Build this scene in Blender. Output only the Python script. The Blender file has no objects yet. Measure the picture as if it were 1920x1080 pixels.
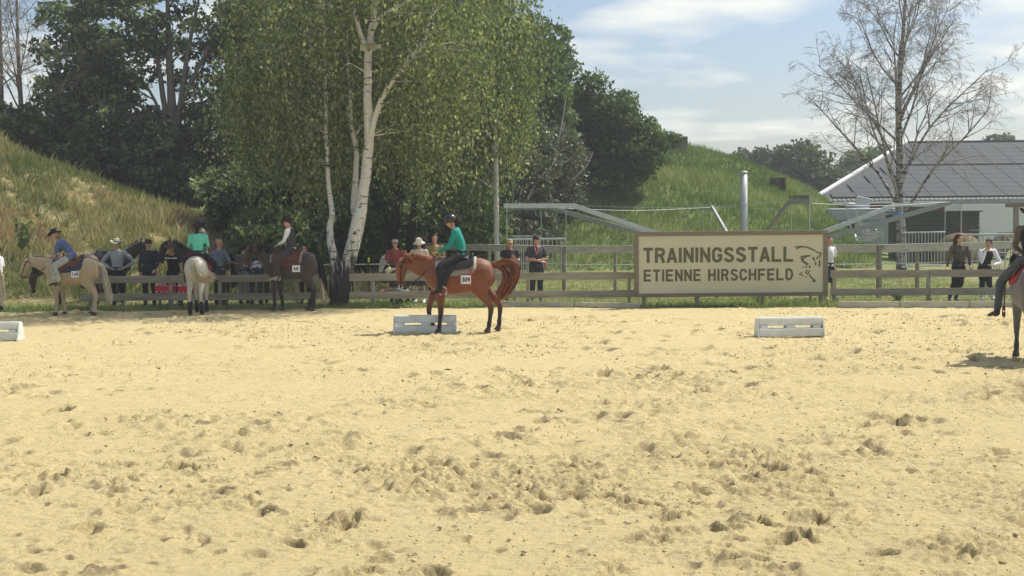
import bpy, math, random
import numpy as np
from mathutils import Vector, Matrix, noise as mnoise

# ------------------------------------------------------------------ camera, sky, sun, exposure
scene = bpy.context.scene
COL = scene.collection
PITCH = math.atan((540 - 415) / 2400.0)
ROLL = 0.0096
CAM = np.array([0.0, 0.0, 2.2])
FWD = np.array([0, math.cos(PITCH), -math.sin(PITCH)])
UP0 = np.array([0, math.sin(PITCH), math.cos(PITCH)])
XAX = np.array([1.0, 0, 0])
RGT = XAX * math.cos(ROLL) - UP0 * math.sin(ROLL)
UPV = UP0 * math.cos(ROLL) + XAX * math.sin(ROLL)
cam_data = bpy.data.cameras.new('camera')
cam_data.lens = 45.0
cam_data.sensor_width = 36.0
cam_data.clip_start = 0.1
cam_data.clip_end = 6000
cam = bpy.data.objects.new('camera', cam_data)
COL.objects.link(cam)
cam.matrix_world = Matrix(((RGT[0], UPV[0], -FWD[0], CAM[0]), (RGT[1], UPV[1], -FWD[1], CAM[1]),
                           (RGT[2], UPV[2], -FWD[2], CAM[2]), (0, 0, 0, 1)))
scene.camera = cam

SUN = np.array([0.60, 0.34, 1.0]); SUN /= np.linalg.norm(SUN)
SUN_EL = math.asin(SUN[2]); SUN_AZ = math.atan2(SUN[0], SUN[1])     # azimuth from +Y towards +X
world = bpy.data.worlds.new('World'); scene.world = world; world.use_nodes = True
wn, wl = world.node_tree.nodes, world.node_tree.links
wn.clear()
w_out = wn.new('ShaderNodeOutputWorld'); w_bg = wn.new('ShaderNodeBackground')
w_sky = wn.new('ShaderNodeTexSky'); w_sky.sky_type = 'NISHITA'; w_sky.sun_disc = False
w_sky.sun_elevation = SUN_EL; w_sky.sun_rotation = SUN_AZ
w_sky.air_density = 1.0; w_sky.dust_density = 2.0; w_sky.ozone_density = 2.2; w_sky.altitude = 100
w_tc = wn.new('ShaderNodeTexCoord')
w_sep = wn.new('ShaderNodeSeparateXYZ')
w_add = wn.new('ShaderNodeMath'); w_add.operation = 'ADD'; w_add.inputs[1].default_value = 0.10
w_dx = wn.new('ShaderNodeMath'); w_dx.operation = 'DIVIDE'
w_dy = wn.new('ShaderNodeMath'); w_dy.operation = 'DIVIDE'
w_cmb = wn.new('ShaderNodeCombineXYZ')
w_n1 = wn.new('ShaderNodeTexNoise'); w_n1.inputs['Scale'].default_value = 1.5
w_n1.inputs['Detail'].default_value = 6; w_n1.inputs['Roughness'].default_value = 0.5
w_r = wn.new('ShaderNodeMapRange'); w_r.inputs[1].default_value = 0.47; w_r.inputs[2].default_value = 0.66
w_r.inputs[3].default_value = 0.0; w_r.inputs[4].default_value = 0.75
w_mix = wn.new('ShaderNodeMix'); w_mix.data_type = 'RGBA'
w_mix.inputs[7].default_value = (8.6, 8.5, 7.6, 1)
wl.new(w_tc.outputs['Generated'], w_sep.inputs[0])
wl.new(w_sep.outputs[2], w_add.inputs[0])
wl.new(w_sep.outputs[0], w_dx.inputs[0]); wl.new(w_add.outputs[0], w_dx.inputs[1])
wl.new(w_sep.outputs[1], w_dy.inputs[0]); wl.new(w_add.outputs[0], w_dy.inputs[1])
wl.new(w_dx.outputs[0], w_cmb.inputs[0]); wl.new(w_dy.outputs[0], w_cmb.inputs[1])
wl.new(w_cmb.outputs[0], w_n1.inputs['Vector'])
wl.new(w_n1.outputs['Fac'], w_r.inputs[0]); wl.new(w_r.outputs[0], w_mix.inputs[0])
wl.new(w_sky.outputs[0], w_mix.inputs[6]); wl.new(w_mix.outputs[2], w_bg.inputs[0])
w_bg.inputs[1].default_value = 0.10
wl.new(w_bg.outputs[0], w_out.inputs[0])

sun_data = bpy.data.lights.new('sun', 'SUN')
sun_data.energy = 4.2; sun_data.angle = math.radians(0.53); sun_data.color = (1.0, 0.95, 0.86)
sun = bpy.data.objects.new('sun', sun_data); COL.objects.link(sun)
sun.rotation_euler = Vector(SUN).to_track_quat('Z', 'Y').to_euler()
sun.location = (10, 0, 30)
vs = scene.view_settings
vs.view_transform = 'Standard'; vs.look = 'None'; vs.gamma = 1.0; vs.use_curve_mapping = False
vs.exposure = 0.42
HAZE = 0.0010
scene.cycles.max_bounces = 6; scene.cycles.transparent_max_bounces = 8
scene.cycles.diffuse_bounces = 3; scene.cycles.use_denoising = True

# ------------------------------------------------------------------ measuring helpers (photo pixel + depth -> metres)
def W(px, py, Y):
    d = FWD + RGT * ((px - 960) / 2400.0) + UPV * (-(py - 540) / 2400.0)
    return CAM + d * (Y / d[1])
def G(px, py, z=0.0):
    d = FWD + RGT * ((px - 960) / 2400.0) + UPV * (-(py - 540) / 2400.0)
    return CAM + d * ((z - CAM[2]) / d[2])
def XY(px, Y):                                    # ground X for a column at a given depth
    return (px - 960) / 2400.0 * Y * 1.002

# ------------------------------------------------------------------ noise
def _hash(ix, iy, seed):
    h = (ix.astype(np.int64) * 374761393 + iy.astype(np.int64) * 668265263 + seed * 1442695041) & 0xFFFFFFFF
    h = ((h ^ (h >> 13)) * 1274126177) & 0xFFFFFFFF
    h = ((h ^ (h >> 16)) * 2246822519) & 0xFFFFFFFF
    return ((h ^ (h >> 15)) & 0xFFFFFF) / float(0xFFFFFF)
def vnoise(x, y, seed=0):
    x = np.asarray(x, float); y = np.asarray(y, float)
    ix = np.floor(x); iy = np.floor(y); fx = x - ix; fy = y - iy
    fx = fx * fx * (3 - 2 * fx); fy = fy * fy * (3 - 2 * fy)
    a = _hash(ix, iy, seed); b = _hash(ix + 1, iy, seed); c = _hash(ix, iy + 1, seed); d = _hash(ix + 1, iy + 1, seed)
    return (a * (1 - fx) + b * fx) * (1 - fy) + (c * (1 - fx) + d * fx) * fy
def fbm(x, y, octs=4, seed=0, gain=0.5):
    s = 0; a = 1; t = 0
    for i in range(octs):
        s = s + a * vnoise(np.asarray(x) * 2 ** i, np.asarray(y) * 2 ** i, seed + i * 17); t += a; a *= gain
    return s / t

# ------------------------------------------------------------------ objects
def fast_mesh(name, verts, faces, tint=None, attrs=None, smooth=False):
    verts = np.ascontiguousarray(verts, dtype=np.float32); faces = np.ascontiguousarray(faces, dtype=np.int32)
    me = bpy.data.meshes.new(name)
    n, (m, k) = len(verts), faces.shape
    me.vertices.add(n); me.vertices.foreach_set('co', verts.ravel())
    me.loops.add(m * k); me.loops.foreach_set('vertex_index', faces.ravel())
    me.polygons.add(m); me.polygons.foreach_set('loop_start', np.arange(0, m * k, k, dtype=np.int32))
    if smooth:
        me.polygons.foreach_set('use_smooth', np.ones(m, dtype=bool))
    me.update(calc_edges=True)
    if tint is not None:
        a = me.attributes.new('tint', 'FLOAT', 'POINT'); a.data.foreach_set('value', np.asarray(tint, np.float32))
    for k2, v in (attrs or {}).items():
        a = me.attributes.new(k2, 'FLOAT', 'POINT'); a.data.foreach_set('value', np.asarray(v, np.float32))
    return me
def link(name, me, mat=None, parent=None):
    o = bpy.data.objects.new(name, me); COL.objects.link(o)
    if mat is not None and me is not None:
        me.materials.clear(); me.materials.append(mat)
    if parent is not None:
        o.parent = parent
    return o
def tag(o, label=None, cat=None, group=None, kind=None):
    if label: o['label'] = label
    if cat: o['category'] = cat
    if group: o['group'] = group
    if kind: o['kind'] = kind
    return o
def empty(name, loc=(0, 0, 0), rz=0.0, scale=1.0):
    o = bpy.data.objects.new(name, None); COL.objects.link(o)
    o.location = tuple(float(v) for v in loc); o.rotation_euler = (0, 0, rz); o.scale = (scale,) * 3
    o.empty_display_size = 0.2
    return o

class MB:
    """collects shapes that end up as ONE mesh object"""
    def __init__(s): s.v = []; s.f = []
    def add(s, vs, fs):
        b = len(s.v); s.v += [tuple(map(float, p)) for p in vs]; s.f += [tuple(b + i for i in f) for f in fs]
    def box(s, c, size, rz=0.0, ry=0.0, rx=0.0, bev=0.0):
        hx, hy, hz = size[0] / 2, size[1] / 2, size[2] / 2
        M = Matrix.Rotation(rz, 3, 'Z') @ Matrix.Rotation(ry, 3, 'Y') @ Matrix.Rotation(rx, 3, 'X')
        if bev <= 0:
            pts = [(-hx, -hy, -hz), (hx, -hy, -hz), (hx, hy, -hz), (-hx, hy, -hz), (-hx, -hy, hz), (hx, -hy, hz), (hx, hy, hz), (-hx, hy, hz)]
            fs = [(0, 3, 2, 1), (4, 5, 6, 7), (0, 1, 5, 4), (1, 2, 6, 5), (2, 3, 7, 6), (3, 0, 4, 7)]
        else:
            b = min(bev, hx * .9, hy * .9, hz * .9); pts = []
            for z, i in ((-hz, b), (-hz + b, 0), (hz - b, 0), (hz, b)):
                x, y = hx - i, hy - i
                pts += [(-x, -y + b, z), (-x + b, -y, z), (x - b, -y, z), (x, -y + b, z), (x, y - b, z), (x - b, y, z), (-x + b, y, z), (-x, y - b, z)]
            fs = [tuple(reversed(range(8))), tuple(range(24, 32))]
            for r in range(3):
                for k in range(8):
                    fs.append((r * 8 + k, r * 8 + (k + 1) % 8, (r + 1) * 8 + (k + 1) % 8, (r + 1) * 8 + k))
        s.add([M @ Vector(p) + Vector(c) for p in pts], fs)
    def beam(s, a, b, w, h, bev=0.0):
        a = Vector(a); b = Vector(b); d = b - a; L = d.length; d.normalize()
        up = Vector((0, 0, 1)) if abs(d.z) < .95 else Vector((0, 1, 0))
        y = up.cross(d).normalized(); z = d.cross(y)
        t = MB(); t.box((0, 0, 0), (L, w, h), bev=bev)
        M = Matrix((d, y, z)).transposed(); c = (a + b) / 2
        s.add([M @ Vector(p) + c for p in t.v], t.f)
    def tube(s, pts, rad, n=8, cap=True):
        pts = np.asarray(pts, float); rad = np.broadcast_to(np.asarray(rad, float), (len(pts),))
        v, f = tube_arrays(pts, rad, n)
        s.add(v, [tuple(q) for q in f])
        if cap:
            b = len(s.v) - len(v)
            s.f.append(tuple(b + i for i in reversed(range(n)))); s.f.append(tuple(b + (len(pts) - 1) * n + i for i in range(n)))
    def rings(s, rings, cap=True):
        n = len(rings[0]); b = len(s.v)
        for r in rings: s.v += [tuple(map(float, p)) for p in r]
        for i in range(len(rings) - 1):
            for k in range(n):
                s.f.append((b + i * n + k, b + i * n + (k + 1) % n, b + (i + 1) * n + (k + 1) % n, b + (i + 1) * n + k))
        if cap:
            s.f.append(tuple(b + i for i in reversed(range(n)))); s.f.append(tuple(b + (len(rings) - 1) * n + i for i in range(n)))
    def prism(s, outline, axis_a, axis_b, origin, thick):
        """outline of 2-D points in the plane (axis_a, axis_b), extruded along the normal"""
        a = Vector(axis_a); b = Vector(axis_b); nrm = a.cross(b).normalized() * thick; o = Vector(origin); n = len(outline)
        p0 = [o + a * q[0] + b * q[1] for q in outline]
        s.add([tuple(p) for p in p0] + [tuple(p + nrm) for p in p0],
              [tuple(reversed(range(n))), tuple(range(n, 2 * n))] + [(i, (i + 1) % n, n + (i + 1) % n, n + i) for i in range(n)])
    def mesh(s, name, smooth=False):
        me = bpy.data.meshes.new(name); me.from_pydata(s.v, [], s.f)
        if smooth: me.polygons.foreach_set('use_smooth', np.ones(len(me.polygons), dtype=bool))
        me.update(); return me
    def build(s, name, mat, parent=None, smooth=False):
        return link(name, s.mesh(name, smooth), mat, parent)

def tube_arrays(pts, rad, n):
    t = np.gradient(pts, axis=0); t /= np.linalg.norm(t, axis=1)[:, None] + 1e-9
    ref = np.array([0, 0, 1.0]) if abs(t[0][2]) < 0.9 else np.array([1.0, 0, 0])
    u = np.cross(t, ref); u /= np.linalg.norm(u, axis=1)[:, None] + 1e-9
    w = np.cross(t, u)
    ang = np.arange(n) / n * 2 * math.pi
    ring = u[:, None, :] * np.cos(ang)[None, :, None] + w[:, None, :] * np.sin(ang)[None, :, None]
    v = (pts[:, None, :] + ring * rad[:, None, None]).reshape(-1, 3)
    m = len(pts); i = np.arange(m - 1)[:, None] * n; k = np.arange(n)[None, :]
    f = np.stack([i + k, i + (k + 1) % n, i + n + (k + 1) % n, i + n + k], -1).reshape(-1, 4)
    return v, f

def catmull(P, sub=4):
    P = np.asarray(P, float)
    if len(P) < 3: 
        return np.array([P[0] + (P[-1] - P[0]) * t for t in np.linspace(0, 1, sub + 1)])
    Q = np.vstack([2 * P[0] - P[1], P, 2 * P[-1] - P[-2]]); out = []
    for i in range(1, len(Q) - 2):
        for k in range(sub):
            t = k / sub; p0, p1, p2, p3 = Q[i - 1], Q[i], Q[i + 1], Q[i + 2]
            out.append(0.5 * ((2 * p1) + (-p0 + p2) * t + (2 * p0 - 5 * p1 + 4 * p2 - p3) * t * t + (-p0 + 3 * p1 - 3 * p2 + p3) * t ** 3))
    out.append(P[-1]); return np.array(out)

# ------------------------------------------------------------------ materials
_M = {}
def pm(name, col, rough=0.75, var=0.18, scale=6.0, bump=0.0, bscale=60.0, metal=0.0, col2=None, attr=None, spec=0.3, detail=4, stretch=None, sheen=0.0, coat=0.0):
    """procedural principled material: colour broken up by noise, optional second colour through an attribute or noise"""
    if name in _M: return _M[name]
    m = bpy.data.materials.new(name); m.use_nodes = True; nt = m.node_tree; N, L = nt.nodes, nt.links
    b = N['Principled BSDF']; b.inputs['Roughness'].default_value = rough; b.inputs['Metallic'].default_value = metal
    b.inputs['Specular IOR Level'].default_value = spec
    if sheen: b.inputs['Sheen Weight'].default_value = sheen
    if coat: b.inputs['Coat Weight'].default_value = coat
    tc = N.new('ShaderNodeTexCoord'); src = tc.outputs['Object']
    if stretch:
        mp = N.new('ShaderNodeMapping'); mp.inputs['Scale'].default_value = stretch; L.new(src, mp.inputs[0]); src = mp.outputs[0]
    n1 = N.new('ShaderNodeTexNoise'); n1.inputs['Scale'].default_value = scale; n1.inputs['Detail'].default_value = detail
    L.new(src, n1.inputs['Vector'])
    mr = N.new('ShaderNodeMapRange'); mr.inputs[1].default_value = 0.25; mr.inputs[2].default_value = 0.75
    mr.inputs[3].default_value = 1 - var; mr.inputs[4].default_value = 1 + var; L.new(n1.outputs['Fac'], mr.inputs[0])
    base = N.new('ShaderNodeMix'); base.data_type = 'RGBA'
    base.inputs[6].default_value = (*col, 1); base.inputs[7].default_value = (*(col2 or col), 1); base.inputs[0].default_value = 0
    if attr:
        at = N.new('ShaderNodeAttribute'); at.attribute_name = attr; L.new(at.outputs['Fac'], base.inputs[0])
    elif col2:
        n2 = N.new('ShaderNodeTexNoise'); n2.inputs['Scale'].default_value = scale * 0.37; n2.inputs['Detail'].default_value = 5
        L.new(src, n2.inputs['Vector'])
        r2 = N.new('ShaderNodeMapRange'); r2.inputs[1].default_value = 0.4; r2.inputs[2].default_value = 0.62; L.new(n2.outputs['Fac'], r2.inputs[0])
        L.new(r2.outputs[0], base.inputs[0])
    mul = N.new('ShaderNodeMix'); mul.data_type = 'RGBA'; mul.blend_type = 'MULTIPLY'; mul.inputs[0].default_value = 1
    L.new(base.outputs[2], mul.inputs[6]); L.new(mr.outputs[0], mul.inputs[7]); L.new(mul.outputs[2], b.inputs['Base Color'])
    if bump:
        n3 = N.new('ShaderNodeTexNoise'); n3.inputs['Scale'].default_value = bscale; n3.inputs['Detail'].default_value = 5; L.new(src, n3.inputs['Vector'])
        bp = N.new('ShaderNodeBump'); bp.inputs['Strength'].default_value = bump; bp.inputs['Distance'].default_value = 0.02
        L.new(n3.outputs['Fac'], bp.inputs['Height']); L.new(bp.outputs[0], b.inputs['Normal'])
    _M[name] = m; return m
def leafmat(name, stops, trans=0.45, gloss=0.02):
    """leaf / grass: diffuse + translucent, colour picked along a ramp by the per-leaf attribute 'tint'"""
    if name in _M: return _M[name]
    m = bpy.data.materials.new(name); m.use_nodes = True; nt = m.node_tree; N, L = nt.nodes, nt.links; N.clear()
    out = N.new('ShaderNodeOutputMaterial'); at = N.new('ShaderNodeAttribute'); at.attribute_name = 'tint'
    rp = N.new('ShaderNodeValToRGB'); L.new(at.outputs['Fac'], rp.inputs[0])
    el = rp.color_ramp.elements
    while len(el) < len(stops): el.new(0.5)
    for e, (p, c) in zip(el, stops): e.position = p; e.color = (*c, 1)
    d = N.new('ShaderNodeBsdfDiffuse'); t = N.new('ShaderNodeBsdfTranslucent'); g = N.new('ShaderNodeBsdfGlossy'); g.inputs['Roughness'].default_value = 0.5
    g.inputs[0].default_value = (.8, .85, .8, 1)
    tm = N.new('ShaderNodeMix'); tm.data_type = 'RGBA'; tm.blend_type = 'MULTIPLY'; tm.inputs[0].default_value = 1; tm.inputs[7].default_value = (1.1, 1.15, .6, 1)
    L.new(rp.outputs[0], d.inputs[0]); L.new(rp.outputs[0], tm.inputs[6]); L.new(tm.outputs[2], t.inputs[0])
    m1 = N.new('ShaderNodeMixShader'); m1.inputs[0].default_value = trans; L.new(d.outputs[0], m1.inputs[1]); L.new(t.outputs[0], m1.inputs[2])
    m2 = N.new('ShaderNodeMixShader'); m2.inputs[0].default_value = gloss; L.new(m1.outputs[0], m2.inputs[1]); L.new(g.outputs[0], m2.inputs[2])
    L.new(m2.outputs[0], out.inputs[0]); _M[name] = m; return m
# ================================================================== the land
rng = np.random.default_rng(7)
B_X = np.array([-60, -13, -6.5, -4.0, -2.2, 0.2, 3.0, 8.0, 12.2, 60.0])
B_Y = np.array([33.2, 33.2, 33.3, 33.2, 33.2, 33.4, 32.5, 32.0, 31.3, 30.0])
def bound(x):
    x = np.asarray(x, float)
    return np.interp(x, B_X, B_Y) + (vnoise(x * .8, x * 0 + 3, 4) + .5 * vnoise(x * 2.3, x * 0, 9) - .75) * .55 * np.clip((7.5 - x) / 1.5, 0, 1)

m_ground = pm('grass_soil', (0.13, 0.17, 0.05), 0.95, 0.35, 3.0, bump=0.6, bscale=14, col2=(0.26, 0.22, 0.11), spec=0.1)
xs = np.unique(np.concatenate([np.linspace(-60, 60, 481), [-700, -400, -220, -120, 120, 220, 400, 700]]))
rows = [lambda b: (np.full_like(b, -200.0), -0.45), lambda b: (b - 0.10, -0.45), lambda b: (b, -0.012)] + \
       [(lambda d: (lambda b: (b + d, None)))(d) for d in (0.4, 0.9, 1.5, 2.2, 3.0, 4, 5, 6, 7.5, 9, 11, 13, 16, 19, 23, 28, 34, 45, 60, 90, 150, 240, 400, 650)]
vv = []
bb = bound(xs)
for r in rows:
    y, z = r(bb)
    zz = np.full_like(xs, z) if z is not None else (fbm(xs * .5, y * .5, 3, 5) - .5) * 0.06
    vv.append(np.stack([xs, y, zz], -1))
nx = len(xs); vv = np.concatenate(vv)
ii = np.arange(len(rows) - 1)[:, None] * nx + np.arange(nx - 1)[None, :]
ff = np.stack([ii, ii + 1, ii + nx + 1, ii + nx], -1).reshape(-1, 4)
tag(link('ground', fast_mesh('ground', vv, ff, smooth=True), m_ground), kind='structure')

# ---- the riding arena: rolling sand, trodden by hooves
NP_ = 26000
hp_y = 7.2 + rng.random(NP_) ** 0.65 * 26.5
hp_x = (rng.random(NP_) - .5) * 2 * (hp_y * 0.44 + 2)
keep = vnoise(hp_x * .22 + 9, hp_y * .22, 3) + .75 * vnoise(hp_x * .7, hp_y * .7, 31) > 0.50 + .50 * rng.random(NP_)
hp_x, hp_y = hp_x[keep], hp_y[keep]; NP_ = len(hp_x)
big_ = rng.random(NP_) < .22; hp_r = np.where(big_, rng.uniform(0.05, 0.095, NP_), rng.uniform(.02, .045, NP_)); hp_d = hp_r * rng.uniform(.45, .95, NP_) * rng.choice([1, 1, .6], NP_); hp_a = rng.uniform(0, 2 * np.pi, NP_)
hp_w = (rng.random(NP_) ** 2)
def sand_grid(x0, x1, y0, y1, st):
    gx = np.arange(x0, x1 + st * .5, st); gy = np.arange(y0, y1 + st * .5, st)
    X, Y = np.meshgrid(gx, gy)
    rough = np.clip((fbm(X * .35 + 3, Y * .35, 3, 90) - .34) * 3.2, 0.35, 1)
    z = (fbm(X * .45, Y * .45, 3, 11) - .5) * .07 + (fbm(X * 2.3, Y * 2.3, 3, 21) - .5) * .036 * (.4 + rough)
    r2 = rough * np.clip((fbm(X * 1.3 + 7, Y * 1.3, 3, 95) - .34) * 3.4, .34, 1)
    z += (np.abs(fbm(X * 5.5, Y * 7.5, 3, 41, .6) - .5) * -2 + .35) * .10 * r2
    z += (fbm(X * 16, Y * 18, 3, 51, .75) - .5) * .13 * r2 + (fbm(X * 9, Y * 11, 2, 57, .6) - .5) * .03 * rough
    z += (rng.random(z.shape) - .5) * (.006 + .30 * st * r2) * .55
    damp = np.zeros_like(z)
    sel = (hp_x > x0 - .3) & (hp_x < x1 + .3) & (hp_y > y0 - .3) & (hp_y < y1 + .3) & (hp_r > st * 1.1)
    for px, py, r, d, a, wq in zip(hp_x[sel], hp_y[sel], hp_r[sel], hp_d[sel], hp_a[sel], hp_w[sel]):
        R = r * 2.6
        i0, i1 = int((px - R - x0) / st), int((px + R - x0) / st) + 2; j0, j1 = int((py - R - y0) / st), int((py + R - y0) / st) + 2
        if i1 <= 0 or j1 <= 0 or i0 >= len(gx) or j0 >= len(gy): continue
        i0, j0 = max(i0, 0), max(j0, 0)
        dx = X[j0:j1, i0:i1] - px; dy = Y[j0:j1, i0:i1] - py
        u = (dx * math.cos(a) + dy * math.sin(a)) / (r * 1.35); v = (-dx * math.sin(a) + dy * math.cos(a)) / r
        q = np.sqrt(u * u + v * v) + (vnoise(dx * 22 + px * 9, dy * 22 + py * 7, 5) - .5) * 1.0 + (vnoise(dx * 50 + px * 3, dy * 50 + py * 5, 6) - .5) * .5
        dep = np.clip((1.12 - q) * 1.7, 0, 1) ** 0.8
        rim = np.exp(-((q - 1.45) / .38) ** 2) * (0.55 + 0.6 * np.clip(u, -1, 1))
        z[j0:j1, i0:i1] += -d * dep + d * .62 * np.clip(rim, 0, 1)
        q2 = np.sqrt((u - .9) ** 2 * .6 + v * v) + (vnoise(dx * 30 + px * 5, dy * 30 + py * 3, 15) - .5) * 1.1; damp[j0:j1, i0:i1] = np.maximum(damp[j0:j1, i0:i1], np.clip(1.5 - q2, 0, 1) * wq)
    fade = np.clip((bound(X) - Y) / 0.8, 0, 1)
    z = z * (.25 + .75 * fade) - 0.035
    V = np.stack([X, Y, z], -1).reshape(-1, 3)
    w = len(gx); i = np.arange(len(gy) - 1)[:, None] * w + np.arange(w - 1)[None, :]
    F = np.stack([i, i + 1, i + w + 1, i + w], -1).reshape(-1, 4)
    yc = V[F[:, 0], 1]; xc = V[F[:, 0], 0]
    F = F[yc < bound(xc) + 0.12]
    return V, F, damp.reshape(-1)
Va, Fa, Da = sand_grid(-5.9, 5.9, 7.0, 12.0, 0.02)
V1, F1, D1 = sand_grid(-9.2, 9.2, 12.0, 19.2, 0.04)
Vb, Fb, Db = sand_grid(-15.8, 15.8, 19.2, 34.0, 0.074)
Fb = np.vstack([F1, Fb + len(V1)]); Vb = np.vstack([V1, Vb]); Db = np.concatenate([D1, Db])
Vc = np.array([(-60, -20, -.10), (60, -20, -.10), (60, 29.5, -.10), (-60, 29.5, -.10), (-60, 33.0, -.10), (12, 31.2, -.10), (60, 29.9, -.10)], float)
Fc = np.array([[0, 1, 2, 3], [3, 2, 5, 4], [2, 6, 5, 5]])[:2]
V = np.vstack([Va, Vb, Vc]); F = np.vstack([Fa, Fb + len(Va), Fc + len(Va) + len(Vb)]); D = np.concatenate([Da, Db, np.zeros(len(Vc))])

m_sand = bpy.data.materials.new('arena_sand'); m_sand.use_nodes = True
N, L = m_sand.node_tree.nodes, m_sand.node_tree.links; b = N['Principled BSDF']
b.inputs['Roughness'].default_value = 0.95; b.inputs['Specular IOR Level'].default_value = 0.15
tc = N.new('ShaderNodeTexCoord')
def _noise(sc, det=5, rough=.55):
    n = N.new('ShaderNodeTexNoise'); n.inputs['Scale'].default_value = sc; n.inputs['Detail'].default_value = det; n.inputs['Roughness'].default_value = rough
    L.new(tc.outputs['Object'], n.inputs['Vector']); return n.outputs['Fac']
def _mix(f, a, c, blend='MIX'):
    m = N.new('ShaderNodeMix'); m.data_type = 'RGBA'; m.blend_type = blend
    for sock, val in ((0, f), (6, a), (7, c)):
        if isinstance(val, (int, float)): m.inputs[sock].default_value = val
        elif isinstance(val, tuple): m.inputs[sock].default_value = (*val, 1)
        else: L.new(val, m.inputs[sock])
    return m.outputs[2]
def _rng(f, a, c, o0=0., o1=1.):
    r = N.new('ShaderNodeMapRange'); r.inputs[1].default_value = a; r.inputs[2].default_value = c; r.inputs[3].default_value = o0; r.inputs[4].default_value = o1
    L.new(f, r.inputs[0]); return r.outputs[0]
c = _mix(_rng(_noise(.35, 4), .35, .65), (0.59, 0.485, 0.235), (0.63, 0.515, 0.262))
c = _mix(_rng(_noise(2.2, 6), .45, .7, 0, .5), c, (0.53, 0.435, 0.235))
c = _mix(_rng(_noise(9, 6, .65), .52, .72, 0, .6), c, (0.39, 0.325, 0.21))
c = _mix(_rng(_noise(45, 4, .7), .56, .74, 0, .6), c, (0.28, 0.235, 0.155))
c = _mix(_rng(_noise(140, 2, .7), .35, .65, 0, .35), c, (0.68, 0.56, 0.32))
c = _mix(_rng(_noise(15, 6, .72), .575, .67, 0, .5), c, (0.29, 0.235, 0.15))
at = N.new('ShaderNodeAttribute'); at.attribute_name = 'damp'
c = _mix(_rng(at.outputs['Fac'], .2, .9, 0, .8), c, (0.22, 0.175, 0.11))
L.new(c, b.inputs['Base Color'])
bp1 = N.new('ShaderNodeBump'); bp1.inputs['Strength'].default_value = .8; bp1.inputs['Distance'].default_value = .05; L.new(_noise(22, 6, .7), bp1.inputs['Height'])
bp2 = N.new('ShaderNodeBump'); bp2.inputs['Strength'].default_value = .7; bp2.inputs['Distance'].default_value = .014; L.new(_noise(120, 4, .7), bp2.inputs['Height'])
L.new(bp1.outputs[0], bp2.inputs['Normal']); L.new(bp2.outputs[0], b.inputs['Normal'])
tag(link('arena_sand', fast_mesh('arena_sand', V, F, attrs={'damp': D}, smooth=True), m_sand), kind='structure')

# clods thrown up by the hooves
NC = 12500
cy = 7.3 + rng.random(NC) ** 1.5 * 24; cx = (rng.random(NC) - .5) * 2 * (cy * .44 + .6)
pick = rng.integers(0, NP_, NC); near = rng.random(NC) < .6
cx = np.where(near, hp_x[pick] + rng.normal(0, .13, NC), cx); cy = np.where(near, hp_y[pick] + rng.normal(0, .13, NC), cy)
ok = (cy < bound(cx) - .15) & (vnoise(cx * .35 + 3, cy * .35, 90) > .3); cx, cy = cx[ok], cy[ok]; NC = len(cx)
cs = rng.uniform(.004, .012, NC) * (1 + (cy - 7) * .03) * np.where(rng.random(NC) < .06, 1.9, 1)
octv = np.array([(1, 0, 0), (-.9, .2, 0), (0, 1, .1), (.1, -1, 0), (0, .1, .8), (.1, 0, -.8)])
octf = np.array([(0, 2, 4), (2, 1, 4), (1, 3, 4), (3, 0, 4), (2, 0, 5), (1, 2, 5), (3, 1, 5), (0, 3, 5)])
jit = 1 + (rng.random((NC, 6, 1)) - .5) * .8
ca = rng.uniform(0, 6.28, NC)
lv = octv[None] * jit * cs[:, None, None] * np.array([1.25, 1.0, .8])
co, si = np.cos(ca)[:, None], np.sin(ca)[:, None]
CV = np.stack([lv[..., 0] * co - lv[..., 1] * si + cx[:, None], lv[..., 0] * si + lv[..., 1] * co + cy[:, None], lv[..., 2] - .022 + cs[:, None] * .35], -1).reshape(-1, 3)
CF = (octf[None] + np.arange(NC)[:, None, None] * 6).reshape(-1, 3)
tag(link('sand_clods', fast_mesh('sand_clods', CV, CF), pm('clod', (0.50, 0.41, 0.25), .95, .25, 9, spec=.1)), 'loose clods of sand thrown up across the arena', 'clods', kind='stuff')

# ---- hills
SKYL = np.array([(-500, 120), (-200, 190), (0, 262), (100, 312), (200, 352), (300, 385), (400, 428), (450, 452), (490, 490), (530, 512), (620, 516), (900, 516)], float)
SKYR = np.array([(300, 300), (600, 262), (900, 250), (1100, 255), (1240, 270), (1300, 284), (1380, 297), (1440, 327), (1500, 357), (1545, 382), (1580, 408), (1640, 466), (1760, 486), (2400, 486)], float)
def crest(tab, px, Y):
    y = np.interp(px, tab[:, 0], tab[:, 1]); hor = 415 - (px - 960) * ROLL
    return 2.2 + (hor - y) / 2400.0 * Y
def hill_left(x, y):
    px = 960 + 2400 * x / y; h = np.maximum(crest(SKYL, px, 48.0), -.3)
    t = np.clip((y - 36.3) / 11.7, 0, 1.25); s = np.where(t < 1, t * (1.18 - .18 * t), 1 - .15 * (t - 1))
    return h * np.clip(s, 0, 1.1) + (fbm(x * .6, y * .6, 4, 77) - .5) * .55 * np.clip(t * 3, 0, 1) - .06 * (1 - np.clip(t * 8, 0, 1))
def hill_right(x, y):
    px = 960 + 2400 * x / y; h = np.maximum(crest(SKYR, px, 74.0), -.35)
    t = np.clip((y - 56.0) / 18.0, 0, 1.4); s = np.where(t < 1, t * (1.3 - .3 * t), 1.0)
    return h * s + (fbm(x * .4, y * .4, 4, 63) - .5) * .7 * np.clip(t * 3, 0, 1) * np.clip(h, 0, 1) - .06 * (1 - np.clip(t * 8, 0, 1))
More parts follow.
